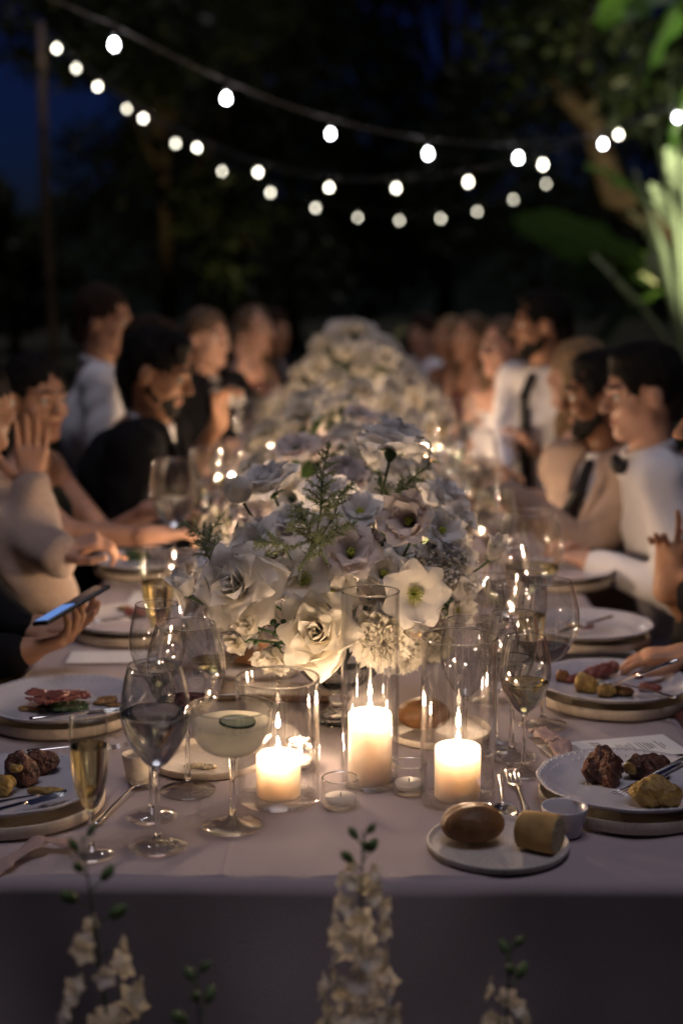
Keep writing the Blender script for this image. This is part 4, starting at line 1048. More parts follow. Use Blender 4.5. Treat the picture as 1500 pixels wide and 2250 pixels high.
# ---- feathery green sprigs
def sprig(pts, label, seed, n=15, span=.055, mat='astilbe', dens=1.0, name='astilbe_sprig'):
    rnd = random.Random(seed); pts = [Vector(p) for p in pts]
    t = empty(name, pts[0], 0, label, 'sprig', 'feathery green sprigs in the nearest bouquet')
    P = [p - pts[0] for p in pts]
    def at(u):
        k = min(int(u * (len(P) - 1)), len(P) - 2); f = u * (len(P) - 1) - k; return P[k].lerp(P[k + 1], f)
    st = MB(); st.tube([at(i / 12) for i in range(13)], [.0016 - .0011 * i / 12 for i in range(13)], 6)
    fl_ = MB()
    octa = [(1, 0, 0), (-1, 0, 0), (0, 1, 0), (0, -1, 0), (0, 0, 1), (0, 0, -1)]; of = [(0, 2, 4), (2, 1, 4), (1, 3, 4), (3, 0, 4), (2, 0, 5), (1, 2, 5), (3, 1, 5), (0, 3, 5)]
    def beads(a, b, m, r):
        for i in range(m):
            u = (i + rnd.random()) / m; c = a.lerp(b, u) + Vector((rnd.gauss(0, 1), rnd.gauss(0, 1), rnd.gauss(0, 1))) * .0016
            q = r * rnd.uniform(.7, 1.3) * (1 - .4 * u); fl_.add([(c.x + x * q, c.y + y * q, c.z + z * q) for x, y, z in octa], of)
    for i in range(n):
        u = .22 + .76 * i / n; c = at(u); ax = (at(min(1, u + .05)) - at(u - .05)).normalized()
        L = span * (1 - u) ** .65 * rnd.uniform(.75, 1.1) + .006
        an = i * 2.4 + rnd.uniform(-.4, .4); sd_ = ax.orthogonal().normalized(); sd_.rotate(Quaternion(ax, an))
        d = (ax * .75 + sd_).normalized(); e = c + d * L + Vector((0, 0, -.1 * L)); mdl = c.lerp(e, .5) + ax * L * .06
        st.tube([c, mdl, e], [.0007, .0005, .0003], 4); beads(c, mdl, int(30 * dens * L / .04), .0014); beads(mdl, e, int(30 * dens * L / .04), .0013)
        for k in range(int(5 * L / .03)):
            v = (k + .6) / 6; c2 = c.lerp(e, min(v, .9)); s2 = d.orthogonal().normalized(); s2.rotate(Quaternion(d, k * 2.6)); e2 = c2 + (d * .8 + s2).normalized() * L * .3 * (1 - v * .6)
            st.tube([c2, e2], [.0005, .0003], 4); beads(c2, e2, int(12 * dens), .0009)
    beads(at(.75), at(1), 50, .0011)
    st.build('branches', M['fern'], t); tag(fl_.build('florets', M[mat], t, False), kind='stuff'); return t
def A(px, py, zc): return atd(px, py, zc)
sprig([A(690, 1200, 2.24), A(705, 1120, 2.20), A(708, 1050, 2.20), A(724, 966, 2.22)], 'tallest feathery green sprig rising in the middle', 1, 22, .052)
sprig([A(700, 1220, 2.2), A(688, 1190, 2.15), A(672, 1150, 2.12), A(650, 1108, 2.12)], 'dense feathery sprig low in the middle', 2, 20, .060, dens=1.4)
sprig([A(720, 1240, 2.2), A(700, 1195, 2.14), A(740, 1160, 2.12), A(785, 1148, 2.12)], 'feathery sprig reaching right above the frilled lisianthus', 3, 14, .034)
sprig([A(640, 1230, 2.22), A(620, 1195, 2.15), A(590, 1190, 2.14), A(558, 1196, 2.14)], 'feathery sprig reaching left above the small round rose', 4, 14, .034)
sprig([A(848, 1130, 2.36), A(862, 1090, 2.34), A(895, 1060, 2.33), A(962, 1004, 2.33)], 'slim feathery sprig pointing right above the cupped lisianthus', 5, 18, .042)
sprig([A(500, 1240, 2.3), A(470, 1195, 2.28), A(440, 1170, 2.28), A(392, 1148, 2.28)], 'thin pale sprig at the far left of the bouquet', 6, 14, .040)
sprig([A(470, 1250, 2.3), A(455, 1215, 2.28), A(446, 1190, 2.28), A(494, 1125, 2.30)], 'thin pale sprig standing up at the left', 7, 12, .030)
sprig([A(700, 1190, 2.3), A(735, 1130, 2.26), A(745, 1090, 2.25), A(780, 1060, 2.25)], 'short feathery sprig right of the tallest one', 8, 14, .034)
sprig([A(850, 1110, 2.35), A(846, 1080, 2.33), A(838, 1060, 2.33), A(830, 1030, 2.33)], 'short sprig beside the dark stem of the highest rose', 9, 10, .024)

# ---- further arrangements down the table
def mound(cx, cy, z0, rx, ry, rz, n, where, seed, sizes=(.045, .065), cone=False, mats=('petal', 'petal_blush', 'petal_cream')):
    rnd = random.Random(seed)
    v = empty('flower_bowl', (cx, cy, Z0), 0, 'footed bowl under the ' + where, 'vase', 'flower bowls further down the table')
    MB().lathe([(0, 0), (.045, .001), (.046, .005), (.015, .02), (.012, .05), (.04, .065), (.085, .10), (.09, .125), (.084, .125), (.05, .08), (0, .07)], 32).build('bowl', M['cutglass'], v)
    g = empty('bouquet_greenery', (cx, cy, TT + z0), 0, 'green leaves between the blooms of the ' + where, 'foliage')
    lm_ = MB()
    for i in range(n):
        th = i * 2.39996 + seed; c0 = 1 - 1.35 * (i + .5) / n; ph = math.acos(c0)
        d = Vector((math.sin(ph) * math.cos(th), math.sin(ph) * math.sin(th), math.cos(ph)))
        sc = 1.0
        if cone: sc = 1 - .5 * max(0, d.z) ** .7
        p = Vector((cx + d.x * rx * sc, cy + d.y * ry * sc, TT + z0 + d.z * rz + rnd.uniform(-.02, .03)))
        fk = rnd.choice(['rose', 'lisianthus', 'reflexed', 'carnation', 'rose', 'lisianthus'])
        flower(fk, p, d + Vector((rnd.uniform(-.3, .3), -.25, .2)), rnd.uniform(*sizes), 'white ' + KIND[fk].replace('_', ' ') + ' at the ' + where_in(d) + ' of the ' + where, rnd.choice(mats), rnd.choice([1, 2]), 'blooms of the ' + where, False)
        for k in range(3):
            V, F = leaf_geo(.07, .028); qd = (d + Vector((rnd.gauss(0, .5), rnd.gauss(0, .5), rnd.gauss(0, .5)))).normalized().to_track_quat('Y', 'Z')
            off = Vector((d.x * rx * sc, d.y * ry * sc, d.z * rz)) * rnd.uniform(.65, .98); lm_.add([tuple(qd @ Vector(v_) + off) for v_ in V], F)
    tag(lm_.build('leaves', M['leaf'], g), kind='stuff')
mound(.0, 1.40, .18, .25, .28, .19, 44, 'second bouquet', 3, (.050, .072))
mound(-.02, 2.15, .20, .22, .28, .22, 34, 'third bouquet', 7, (.050, .07))
mound(.02, 3.05, .22, .22, .32, .20, 30, 'fourth bouquet', 9, (.05, .07))
mound(.03, 4.35, .20, .38, .34, .35, 60, 'tall far bouquet', 11, (.05, .075), True, ('petal', 'petal_cream'))
# fine greenery over the tall far bouquet
rnd = random.Random(77)
for i in range(10):
    a = math.pi * (1 - i / 9) + rnd.uniform(-.1, .1); q = rnd.uniform(.1, .2); b = Vector((.03 + math.cos(a) * q * .6, 4.3 + math.sin(a) * q * .6, TT + .36)); e = b + Vector((math.cos(a) * .12, math.sin(a) * .12, rnd.uniform(.12, .28)))
    o = sprig([b, b.lerp(e, .5), e], ['leftmost','left','inner left','short left','upright','central','inner right','short right','right','rightmost'][i] + ' pale green spray of the tall far bouquet', 80 + i, 12, .09, 'astilbe', .5); o['group'] = 'sprays of the tall far bouquet'

# ---- delphinium spikes standing before the table
def floret_meshes():
    out = []
    for s in (1, 2, 3):
        m = MB()
        for k in range(5):
            V, F = petal_geo(.029, .029, 40, 80, .002, .01, .1, 30, .1, 2, 0, s * 9 + k, nu=5, nv=5)
            c, s_ = math.cos(k * 1.257 + s), math.sin(k * 1.257 + s); m.add([(x * c - y * s_, x * s_ + y * c, z) for x, y, z in V], F)
        out.append(me_from('floret', m.V, m.F, M['petal_cream' if s == 2 else 'petal']))
    return out
FLO = floret_meshes()
bm_ = me_from('bud', *tube([(0, 0, 0), (0, 0, .003), (0, 0, .009), (.001, 0, .014)], [.001, .0035, .0042, .001], 8), M['fern'])
def spike(px, py_top, zc, label, lean=0, full=.0, seed=1, L=.95, dens=1.0, top_sparse=.12):
    rnd = random.Random(seed); top = atd(px, py_top, zc); base = Vector((top.x - lean, top.y + .02, 0.0))
    t = empty('delphinium', base, 0, label, 'flower stem', 'white delphinium spikes before the table')
    P = lambda u: Vector((lean * u ** 1.5, -.02 * u + .008 * math.sin(u * 5 + seed), (top.z) * u)) 
    MB().tube([P(i / 20) for i in range(21)], [.0035 - .0026 * i / 20 for i in range(21)], 7).build('stem', M['stem'], t)
    h = top.z; d = 0.006; i = 0
    while d < .60:
        c = P(1 - d / h); an = i * 2.4 + rnd.uniform(-.5, .5)
        out = Vector((math.cos(an), math.sin(an), .35 + .4 * max(0, 1 - d / .1)))
        if d < top_sparse: o = inst('bud', bm_, t); ln = .005 + .16 * d; sc = 1.0 + 8 * d
        else: o = inst('floret', rnd.choice(FLO), t); ln = .010 + .045 * min(1, d / .25) * (.5 + .5 * rnd.random()) * rnd.uniform(.45, 1.1); sc = min(.86, .38 + 1.9 * (d - top_sparse * .5)) * rnd.uniform(.8, 1.2)
        p = c + out.normalized() * ln; o.location = p; o.scale = (sc,) * 3
        o.rotation_mode = 'QUATERNION'; o.rotation_quaternion = (out + Vector((0, 0, -.3 if d > top_sparse else .5))).normalized().to_track_quat('Z', 'Y')
        if d < top_sparse * 1.6: MB().tube([c - Vector((0, 0, .004)), p], .0009, 5).build('pedicel', M['stem'], t)
        d += (.0075 if d < top_sparse else .0042) / dens; i += 1
    return t
spike(797, 1822, 1.52, 'thickest white delphinium spike in the centre before the cloth', .01, seed=1, top_sparse=.05, dens=.85)
spike(178, 1838, 1.48, 'leaning delphinium with green buds at the near left', -.07, seed=2, top_sparse=.10, dens=.42)
spike(430, 2135, 1.45, 'small delphinium tip between the left and centre spikes', -.02, seed=3, top_sparse=.09, dens=.5)
spike(1122, 2075, 1.50, 'delphinium spike rising at the lower right', .015, seed=4, top_sparse=.06, dens=.5)

# ================================================================== people
UP = Vector((0, 0, 1))
def frame(f, u=UP):
    f = f.normalized(); r = f.cross(u).normalized(); u2 = r.cross(f); return r, f, u2
def mat3(r, f, u): return Matrix(((r.x, f.x, u.x), (r.y, f.y, u.y), (r.z, f.z, u.z)))
def ik(S, T, a, b, pole):
    d = T - S; L = min(d.length, (a + b) * .995); dn = d.normalized(); T = S + dn * L
    c = (a * a - b * b + L * L) / (2 * L); h = math.sqrt(max(1e-5, a * a - c * c))
    p = (pole - dn * pole.dot(dn)).normalized(); return S + dn * c + p * h, T
def hand(s, W, p, n, t, curl=.35, spread=.0, rs=1.0, thumb=.5):
    """W wrist, p towards the fingers, n out of the palm, t towards the thumb"""
    p = p.normalized(); n = (n - p * n.dot(p)).normalized(); t = (t - p * t.dot(p) - n * t.dot(n)).normalized()
    s.cap(W - p * .01, W + p * .03, .0245 * rs, .026 * rs, k=.02)
    for i in range(4):
        o = t * (.028 - .0195 * i); s.cap(W + p * .022 + o * .55, W + p * .088 + o, .015 * rs, .0118 * rs, k=.012)
    L = (.074, .083, .077, .060)
    for i in range(4):
        b = W + p * (.090 - .004 * abs(i - 1.2)) + t * (.029 - .0200 * i); d = (p + t * spread * (1.3 - i)).normalized(); c = curl[i] if isinstance(curl, (list, tuple)) else curl * (1 + .12 * i); a = b; r = .0090 - .0006 * (i == 3)
        for k, q in enumerate((.45, .31, .24)):
            ax = d.cross(n).normalized(); d = (Quaternion(ax, c * (.8 if k == 0 else 1.15)) @ d); e = a + d * L[i] * q
            s.cap(a, e, r * rs, (r - .0009) * rs, k=.0035); a = e; r -= .0009
    a = W + p * .020 + t * .022; d = (p * .62 + t * .78 + n * .25 * thumb).normalized()
    for k, q in enumerate((.045, .034, .028)):
        e = a + d * q; s.cap(a, e, (.0155, .0112, .0100)[k] * rs, (.0115, .0102, .0085)[k] * rs, k=.008 if k == 0 else .004); a = e
        ax = d.cross(p).normalized(); d = Quaternion(ax, .30) @ d
def rel(H, R3, v): return H + R3 @ Vector(v)
def hair_disp(H, amp=.004, f=55, ph=0):
    def g(x, y, z):
        x = x - H.x; y = y - H.y; z = z - H.z
        return amp * (np.sin(x * f + 2 * np.sin(z * f * .5) + ph) * np.sin(y * f + 1.3 * np.sin(z * f * .4)) + .5 * np.sin((x + y) * f * 2.3 + z * f * .6 + ph))
    return g
def add(name, s, res, mat, parent, org, disp=None, inflate=0):
    V, F = s.mesh(res, disp, inflate); V = V - np.array(org)
    return obj(name, V, F, M[mat], parent)
def person(label, H, f, hf, pel, arms, skin='skin_a', hair='hair_black', style='short', top='shirt', topmat='shirt', bottom='suit_black', female=False, res=.007, beard=False, tilt=0.0, roll=0.0, legs=True, tie=None, chair=True, bare=False, puff=0, body_k=1.0):
    H = Vector(H); f = Vector((f[0], f[1], 0)).normalized(); r, f, u = frame(f); T3 = mat3(r, f, u)
    hf = Vector((hf[0], hf[1], 0)).normalized(); hr, hf, hu = frame(Vector((hf.x, hf.y, -math.tan(tilt)))); hu = (Quaternion(hf, roll) @ hu); hr = hf.cross(hu)
    H3 = mat3(hr, hf, hu)
    P = Vector((pel[0], pel[1], .50)); N = H - UP * .150 - hf * .018 - f * .01
    org = Vector((P.x, P.y, 0)); root = empty('person', org, 0, label, 'person')
    ax = (N - P); C = P + ax * .66 - f * .005; Wt = P + ax * .33 + f * .01
    sw = (.150 if female else .178) * body_k; b = (.88 if female else 1.0) * body_k
    SL = N - UP * .070 - r * sw; SR = N - UP * .070 + r * sw
    def torso(s, g=0):
        s.ell(P + UP * .02, (.175 * b + g, .125 * b + g, .12 + g), T3, k=.06); s.ell(Wt, (.138 * b + g, .105 * b + g, .15 + g), T3, k=.07)
        s.ell(C, (.160 * b + g, .115 * b + g, .165 + g), T3, k=.07); s.cap(SL + r * .03, SR - r * .03, .052 * b + g, None, k=.06)
        s.cap(N - UP * .055 + r * .02, SR - r * .02 + UP * .012, .046 + g, .040 + g, k=.04); s.cap(N - UP * .055 - r * .02, SL + r * .02 + UP * .012, .046 + g, .040 + g, k=.04)
        if female:
            for q in (-1, 1): s.ell(C + f * .085 + r * q * .068 - UP * .01, (.058 + g, .055 + g, .060 + g), T3, k=.03)
    ARM = []
    for side, (S0, spec) in enumerate(((SL, arms[0]), (SR, arms[1]))):
        sg = -1 if side == 0 else 1
        tgt = Vector(spec['w']); pole = Vector(spec.get('pole', (r * sg * .5 - UP * .9 - f * .3)))
        E, Wp = ik(S0, tgt, .285, .255, pole); ARM.append((S0, E, Wp, spec, sg))
    def armp(s, g=0, g2=None, upto=1.0):
        g2 = g if g2 is None else g2
        for S0, E, Wp, spec, sg in ARM:
            s.cap(S0, E, (.047 * b) + g, .038 * b + g2, k=.03); s.cap(E, E.lerp(Wp, upto), .040 * b + g2, (.027 if upto == 1 else .033) * b + g2 * .6, k=.025)
    def legsp(s, g=0):
        for q in (-1, 1):
            K = P + r * q * .12 + f * .43 - UP * .0; A_ = Vector((K.x, K.y, .09)) - f * .03
            s.cap(P + r * q * .09 + f * .03, K, .088 * b + g, .060 + g, k=.03); s.cap(K, A_, .056 + g, .038 + g, k=.02)
    # body: one continuous surface from the head down to the feet
    s = SDF(); torso(s); armp(s); legsp(s)
    for q in (-1, 1):
        K = P + r * q * .12 + f * .43; A_ = Vector((K.x, K.y, .075)) - f * .04; s.cap(A_, Vector((A_.x, A_.y, .035)) + f * .15, .038, .028, k=.02)
    s.cap(N - UP * .06, H - UP * .045 - hf * .022, .058 * (.88 if female else 1), .053 * (.88 if female else 1), k=.03)
    hs = .95 if female else 1.0; hp = lambda v: rel(H, H3, [c * hs for c in v])
    s.ell(hp((0, -.014, .030)), (.076 * hs, .096 * hs, .089 * hs), H3, k=.02)
    s.ell(hp((0, .026, -.030)), (.062 * hs, .066 * hs, .088 * hs), H3, k=.03)
    s.cap(hp((-.042, .015, -.068)), hp((-.014, .066, -.098)), .021 * hs, .018 * hs, k=.022); s.cap(hp((.042, .015, -.068)), hp((.014, .066, -.098)), .021 * hs, .018 * hs, k=.022)
    s.cap(hp((-.012, .072, -.098)), hp((.012, .072, -.098)), .017 * hs, None, k=.012)
    for q in (-1, 1):
        s.ell(hp((q * .040, .062, -.030)), (.022, .022, .020), H3, k=.015)
        s.ell(hp((q * .031, .104, .003)), (.017, .016, .011), H3, k=.010, op=-1)
        s.ell(hp((q * .077, -.006, -.012)), (.010, .019, .031), H3, k=.006)
        s.cap(hp((q * .014, .090, .021)), hp((q * .046, .078, .022)), .0075, .006, k=.008)
        s.ell(hp((q * .010, .101, -.030)), (.0085, .010, .0075), H3, k=.006)
    s.cap(hp((0, .090, .014)), hp((0, .113, -.026)), .0075, .0115, k=.008)
    s.cap(hp((-.017, .086, -.060)), hp((.017, .086, -.060)), .0075, None, k=.006); s.cap(hp((-.012, .087, -.070)), hp((.012, .087, -.070)), .0078, None, k=.005)
    for S0, E, Wp, spec, sg in ARM:
        fa = (Wp - E).normalized(); p = Vector(spec.get('p', fa)); n = Vector(spec.get('n', -UP + f * .01)); tv = Vector(spec.get('t', UP * .3 + (-r * sg)))
        hand(s, Wp, p, n, tv, spec.get('curl', .45), spec.get('spread', .03), .92 if female else 1.0)
    add('body', s, res, skin, root, org)
    # face pieces
    for q in (-1, 1):
        V, F = lathe([(0, -.0115), (.008, -.008), (.0115, 0), (.008, .008), (0, .0115)], 12); e = hp((q * .031, .082, .004))
        ey = obj('eye', V, F, M['eye_white'], root); ey.location = e - org
        V, F = lathe([(0, 0), (.0052, -.0006), (.0054, -.002)], 12); ir = obj('iris', V, F, M['eye_dark'], ey); ir.rotation_mode = 'QUATERNION'; ir.rotation_quaternion = hf.to_track_quat('Z', 'Y'); ir.location = hf * .0122
        bw = MB().tube([hp((q * .013, .098, .026)) - org, hp((q * .030, .094, .032)) - org, hp((q * .050, .078, .027)) - org], [.003, .0038, .0018], 6); bw.build('eyebrow', M[hair], root)
    MB().tube([hp((-.022, .086, -.064)) - org, hp((-.010, .0945, -.0625)) - org, hp((0, .0955, -.0645)) - org, hp((.010, .0945, -.0625)) - org, hp((.022, .086, -.064)) - org], [.0015, .0042, .0046, .0042, .0015], 6).build('lips', M['lip'], root)
    # hair
    s = SDF(); s.ell(hp((0, -.018, .034)), (.082 * hs, .101 * hs, .093 * hs), H3, k=.02)
    if style == 'short': s.ell(hp((0, -.075, -.03)), (.06, .045, .06), H3, k=.03); s.ell(hp((0, .030, .100)), (.055, .05, .024), H3, k=.02)
    if style == 'receding': s.ell(hp((0, -.075, -.03)), (.06, .04, .06), H3, k=.03)
    if style in ('long', 'wavy'):
        for q in (-1, 0, 1):
            z1 = -.30 if style == 'long' else -.26
            s.cap(hp((q * .062, -.045, .0)), hp((q * .085, -.06 + .02 * abs(q), -.14)), .045, .042, k=.04); s.cap(hp((q * .085, -.06 + .02 * abs(q), -.14)), hp((q * .095, -.05 + .05 * abs(q), z1)), .042, .022, k=.04)
    if style == 'bun': s.ell(hp((0, -.120, .03)), (.042, .04, .04), H3, k=.015)
    if style == 'braid':
        pts = [hp((.02, -.09, -.05)), hp((.06, -.08, -.14)), hp((.10, -.02, -.22)), hp((.11, .03, -.32))]
        for i in range(14):
            u_ = i / 13 * 3; k_ = min(int(u_), 2); c = pts[k_].lerp(pts[k_ + 1], u_ - k_); s.ell(c + hr * (.008 if i % 2 else -.008), (.022, .020, .018), None, k=.006)
    s.ell(hp((0, .105, -.052)), (.082, .062, .105), H3, k=.012, op=-1)
    s.ell(hp((0, .135, .020)), (.060, .062, .052 if style != 'receding' else .085), H3, k=.015, op=-1)
    for q in (-1, 1): s.ell(hp((q * .092, .014, -.022)), (.034, .036, .042), H3, k=.006, op=-1) if style not in ('long', 'wavy') else None
    if style in ('short', 'receding', 'bun', 'braid'): s.ell(hp((0, .03, -.125)), (.11, .11, .062), H3, k=.01, op=-1) if style != 'braid' else None
    add('hair', s, max(res * .8, .005), hair, root, org, hair_disp(H, .0035 if style != 'wavy' else .007, 60 if style != 'wavy' else 45, H.x * 9))
    if res < .0085:                                  # loose strands breaking up the outline of the hair
        hob = [c for c in root.children if c.name.startswith('hair')][-1]; me = hob.data; rs_ = random.Random(int(H.x * 1000)); lmb = MB()
        hc = H - org
        for _ in range(1100):
            v = me.vertices[rs_.randrange(len(me.vertices))]; c = v.co; nn = v.normal
            fl_ = Vector((rs_.gauss(0, .25), rs_.gauss(0, .25), -.8)) - hf * .45 if style not in ('bun',) else -hf + Vector((rs_.gauss(0, .3), rs_.gauss(0, .3), .1))
            tg = (fl_ - nn * fl_.dot(nn)); tg = tg.normalized() if tg.length > .01 else nn.orthogonal()
            L_ = rs_.uniform(.015, .042); w_ = nn.cross(tg) * .0011; a_ = c - nn * .001; m_ = c + tg * L_ * .5 + nn * L_ * .14; e_ = c + tg * L_ + nn * L_ * rs_.uniform(.0, .22)
            lmb.add([a_ - w_, a_ + w_, m_ + w_ * .8, m_ - w_ * .8, e_], [(0, 1, 2, 3), (3, 2, 4)])
        tag(lmb.build('loose_hair', M[hair], root), kind='stuff')
    if beard:
        s = SDF(); s.ell(hp((0, .026, -.030)), (.064, .068, .0905), H3, k=.03)
        for q in (-1, 1): s.cap(hp((q * .042, .015, -.068)), hp((q * .014, .066, -.098)), .0235, .0205, k=.022); s.cap(hp((q * .062, .008, -.05)), hp((q * .072, -.004, .0)), .010, .007, k=.01)
        s.cap(hp((-.012, .072, -.098)), hp((.012, .072, -.098)), .0195, None, k=.012)
        s.box(hp((0, .075, .05)), (.2, .060, .090), H3, k=.01, op=-1); s.box(hp((0, -.10, .0)), (.2, .105, .2), H3, k=.006, op=-1); s.box(hp((0, 0, .10)), (.2, .2, .10), H3, k=.006, op=-1)
        s.ell(hp((0, .10, -.065)), (.024, .022, .011), H3, k=.006, op=-1)
        for q in (-1, 1): s.ell(hp((q * .052, .060, -.030)), (.022, .04, .030), H3, k=.01, op=-1)
        add('beard', s, .0045, hair, root, org, hair_disp(H, .0015, 190))
    fold = lambda a, q: (lambda x, y, z: a * np.sin((x - org.x) * q + 3 * np.sin((z) * q * .35) + org.y * 7) * np.sin(z * q * .7 + 2 * np.sin((y - org.y) * q * .4)))
    cr = max(res, .007)
    neckcut = lambda s, dz=0: s.cap(N - UP * (.03 + dz), N + UP * .12, .060, .075, k=.008, op=-1)
    if top in ('shirt', 'knit', 'suit', 'vest'):
        s = SDF(); torso(s, .010); armp(s, .014, .016 + puff)
        if top != 'suit':
            neckcut(s); add('shirt' if top == 'shirt' else 'sweater', s, cr, topmat, root, org, fold(.0045 if top == 'shirt' else .006, 42))
        else:
            s = SDF(); torso(s, .008); neckcut(s); add('shirt', s, cr, 'shirt', root, org)
            s = SDF(); torso(s, .022); armp(s, .022, .020)
            s.ell(N - UP * .13 + f * .14, (.040, .13, .17), T3, k=.012, op=-1); s.cap(N - UP * .01, N + UP * .12, .062, .075, k=.01, op=-1)
            add('jacket', s, cr, topmat, root, org, fold(.004, 38))
            for q in (-1, 1):
                lp = SDF(); lp.cap(N - UP * .02 + r * q * .075 + f * .06, N - UP * .26 + f * .150 + r * q * .025, .018, .024, k=.01); add('lapel', lp, .008, topmat, root, org)
        if top in ('shirt', 'suit'):
            c = MB(); n = 16; pr = []
            ring = [(N - UP * .012 + (r * math.cos(2 * math.pi * k / n) * .066 + f * (math.sin(2 * math.pi * k / n) * .068 + .006)) - UP * .022 * math.sin(2 * math.pi * k / n) - org) for k in range(n + 1)]
            V = []; F = []
            for k, q in enumerate(ring): V += [q - UP * .012, q + UP * .022]
            F = [(2 * k, 2 * k + 2, 2 * k + 3, 2 * k + 1) for k in range(n)]
            cl = obj('collar', V, F, M['shirt'], root); sm = cl.modifiers.new('t', 'SOLIDIFY'); sm.thickness = .006
        if tie == 'bow':
            s = SDF(); c = N - UP * .045 + f * .085; s.ell(c, (.012, .010, .012), T3, k=.003)
            for q in (-1, 1): s.cap(c + r * q * .01, c + r * q * .048, .010, .021, k=.003)
            add('bow_tie', s, .004, 'satin_black', root, org)
        if tie == 'long':
            s = SDF(); g = .145; pts = [N - UP * .045 + f * .080, N - UP * .12 + f * .118, C + f * g, Wt + f * g + UP * .02, Wt + f * g - UP * .08]
            for i, (a, c) in enumerate(zip(pts, pts[1:])): s.cap(a, c, .017 + .003 * i, .019 + .003 * i, k=.01)
            s.ell(pts[0], (.018, .014, .016), T3, k=.004); add('tie', s, .006, 'satin_black', root, org)
    elif top == 'dress':
        s = SDF(); torso(s, .009)
        s.box(N + UP * .07, (.30, .30, .175), T3, k=.012, op=-1)
        for q in (-1, 1): s.cap(C + r * q * .085 + f * .11 + UP * .05, N - UP * .045 + r * q * .085, .009, .009, k=.006); s.cap(N - UP * .045 + r * q * .085, C + r * q * .08 - f * .10 + UP * .05, .009, .009, k=.006)
        add('dress', s, cr, topmat, root, org, fold(.004, 40))
    if legs:
        s = SDF(); legsp(s, .016); s.ell(P + UP * .0, (.185 * b, .140 * b, .11), T3, k=.05)
        add('skirt' if female else 'trousers', s, .010, bottom, root, org, fold(.005, 30))
        for q in (-1, 1):
            K = P + r * q * .12 + f * .43; A_ = Vector((K.x, K.y, .07)) - f * .05; s = SDF(); s.cap(A_, Vector((A_.x, A_.y, .045)) + f * .17, .044, .036, k=.02).box(Vector((A_.x, A_.y, -.05)), (.4, .4, .053), op=-1)
            add('shoe', s, .010, 'black', root, org)
    if chair: make_chair(P, f, label)
    return root, ARM
_ch = {}
def make_chair(P, f, who):
    t = empty('dining_chair', (P.x, P.y, 0), math.atan2(f.y, f.x) - math.pi / 2, 'dark bentwood chair under the ' + ' '.join(who.split()[:8]), 'chair', 'dark chairs along the table')
    if not _ch:
        _ch['seat'] = me_from('seat', *(lambda m: (m.V, m.F))(MB().lathe([(0, 0), (.205, 0), (.215, .01), (.205, .022), (0, .018)], 28)), M['chair'])
        _ch['leg'] = me_from('leg', *tube([(0, 0, 0), (0, 0, .38)], [.012, .017], 8), M['chair'])
        m = MB(); m.tube([(-.19, -.15, .36), (-.20, -.20, .6), (-.17, -.24, .82), (0, -.25, .88), (.17, -.24, .82), (.20, -.20, .6), (.19, -.15, .36)], .012, 8)
        m.tube([(-.19, -.19, .5), (0, -.235, .66), (.18, -.235, .8)], .008, 6); m.tube([(.19, -.19, .5), (0, -.243, .66), (-.18, -.235, .8)], .008, 6)
        _ch['backrest'] = me_from('backrest', m.V, m.F, M['chair'])
    inst('seat', _ch['seat'], t, (0, 0, .375)); inst('backrest', _ch['backrest'], t)
    for x, y in ((-.16, .15), (.16, .15), (-.16, -.15), (.16, -.15)): inst('leg', _ch['leg'], t, (x, y, 0))
def HP(px, py, zc): return atd(px, py, zc)
lap = lambda x, y, z=.80, **k: dict(w=(x, y, z), **k)
towcam = Vector((.1, -1, .15))
# --- left side, nearest first
H = HP(-250, 880, 2.72); w0 = atd(28, 1440, 2.62); w1 = atd(45, 1385, 2.72)
person('person off to the left in a black sleeve holding up a phone', (-.92, H.y + .10, 1.26), (1, .05), (1, .1), (-1.02, H.y + .10),
       [dict(w=w1, p=Vector((1, .1, .10)), n=Vector((.1, -.2, 1)), t=Vector((0, -.6, .7)), curl=.30), dict(w=w0, p=Vector((1, .2, .25)), n=Vector((-.05, .25, 1)), t=Vector((0, 1, .2)), curl=.42, pole=(-.3, -.3, -1))],
       'skin_b', 'hair_black', 'short', 'suit', 'suit_black', 'dress_mustard', res=.0050, tilt=.3)
pz = atd(158, 1330, 2.60); ph = empty('smartphone', pz, 0, 'black phone with a glowing blue screen held in two hands', 'phone')
a = atd(104, 1364, 2.60); b = atd(216, 1298, 2.66); e1 = (b - a).normalized(); nrm = Vector((-.60, -.14, 1)); nrm = (nrm - e1 * nrm.dot(e1)).normalized(); e2 = nrm.cross(e1)
ph.rotation_mode = 'QUATERNION'; ph.rotation_quaternion = mat3(e1, e2, nrm).to_quaternion()
s = SDF().box((0, 0, 0), (.068, .030, .0001), k=.001); V, F = s.mesh(.0022, None, .0042); obj('case', V, F, M['black'], ph)
MB().box((-.034, 0, .0046), (.030, .030, .0003)).build('lit_screen', M['screen'], ph, False); MB().box((.034, 0, .0046), (.034, .030, .0003)).build('screen', M['screen_dark'], ph, False)
H = HP(-52, 884, 3.38); wv = atd(68, 1074, 3.3)
person('person in a beige knit sweater raising one open hand at the left edge', H, (1, .12), (.72, .95), (H.x - .16, H.y),
       [dict(w=atd(185, 1272, 3.0), p=Vector((.9, .1, .35)), n=Vector((.3, .3, -1)), t=Vector((.2, -.8, .5)), curl=.75), dict(w=wv, p=Vector((.02, .12, 1)), n=towcam, t=Vector((-1, 0, .1)), curl=.10, spread=.07, pole=(.5, -.3, -1))],
       'skin_a', 'hair_black', 'bun', 'knit', 'knit', 'dress_mustard', True, .0050, puff=.022, tilt=.1)
H = HP(78, 872, 3.85)
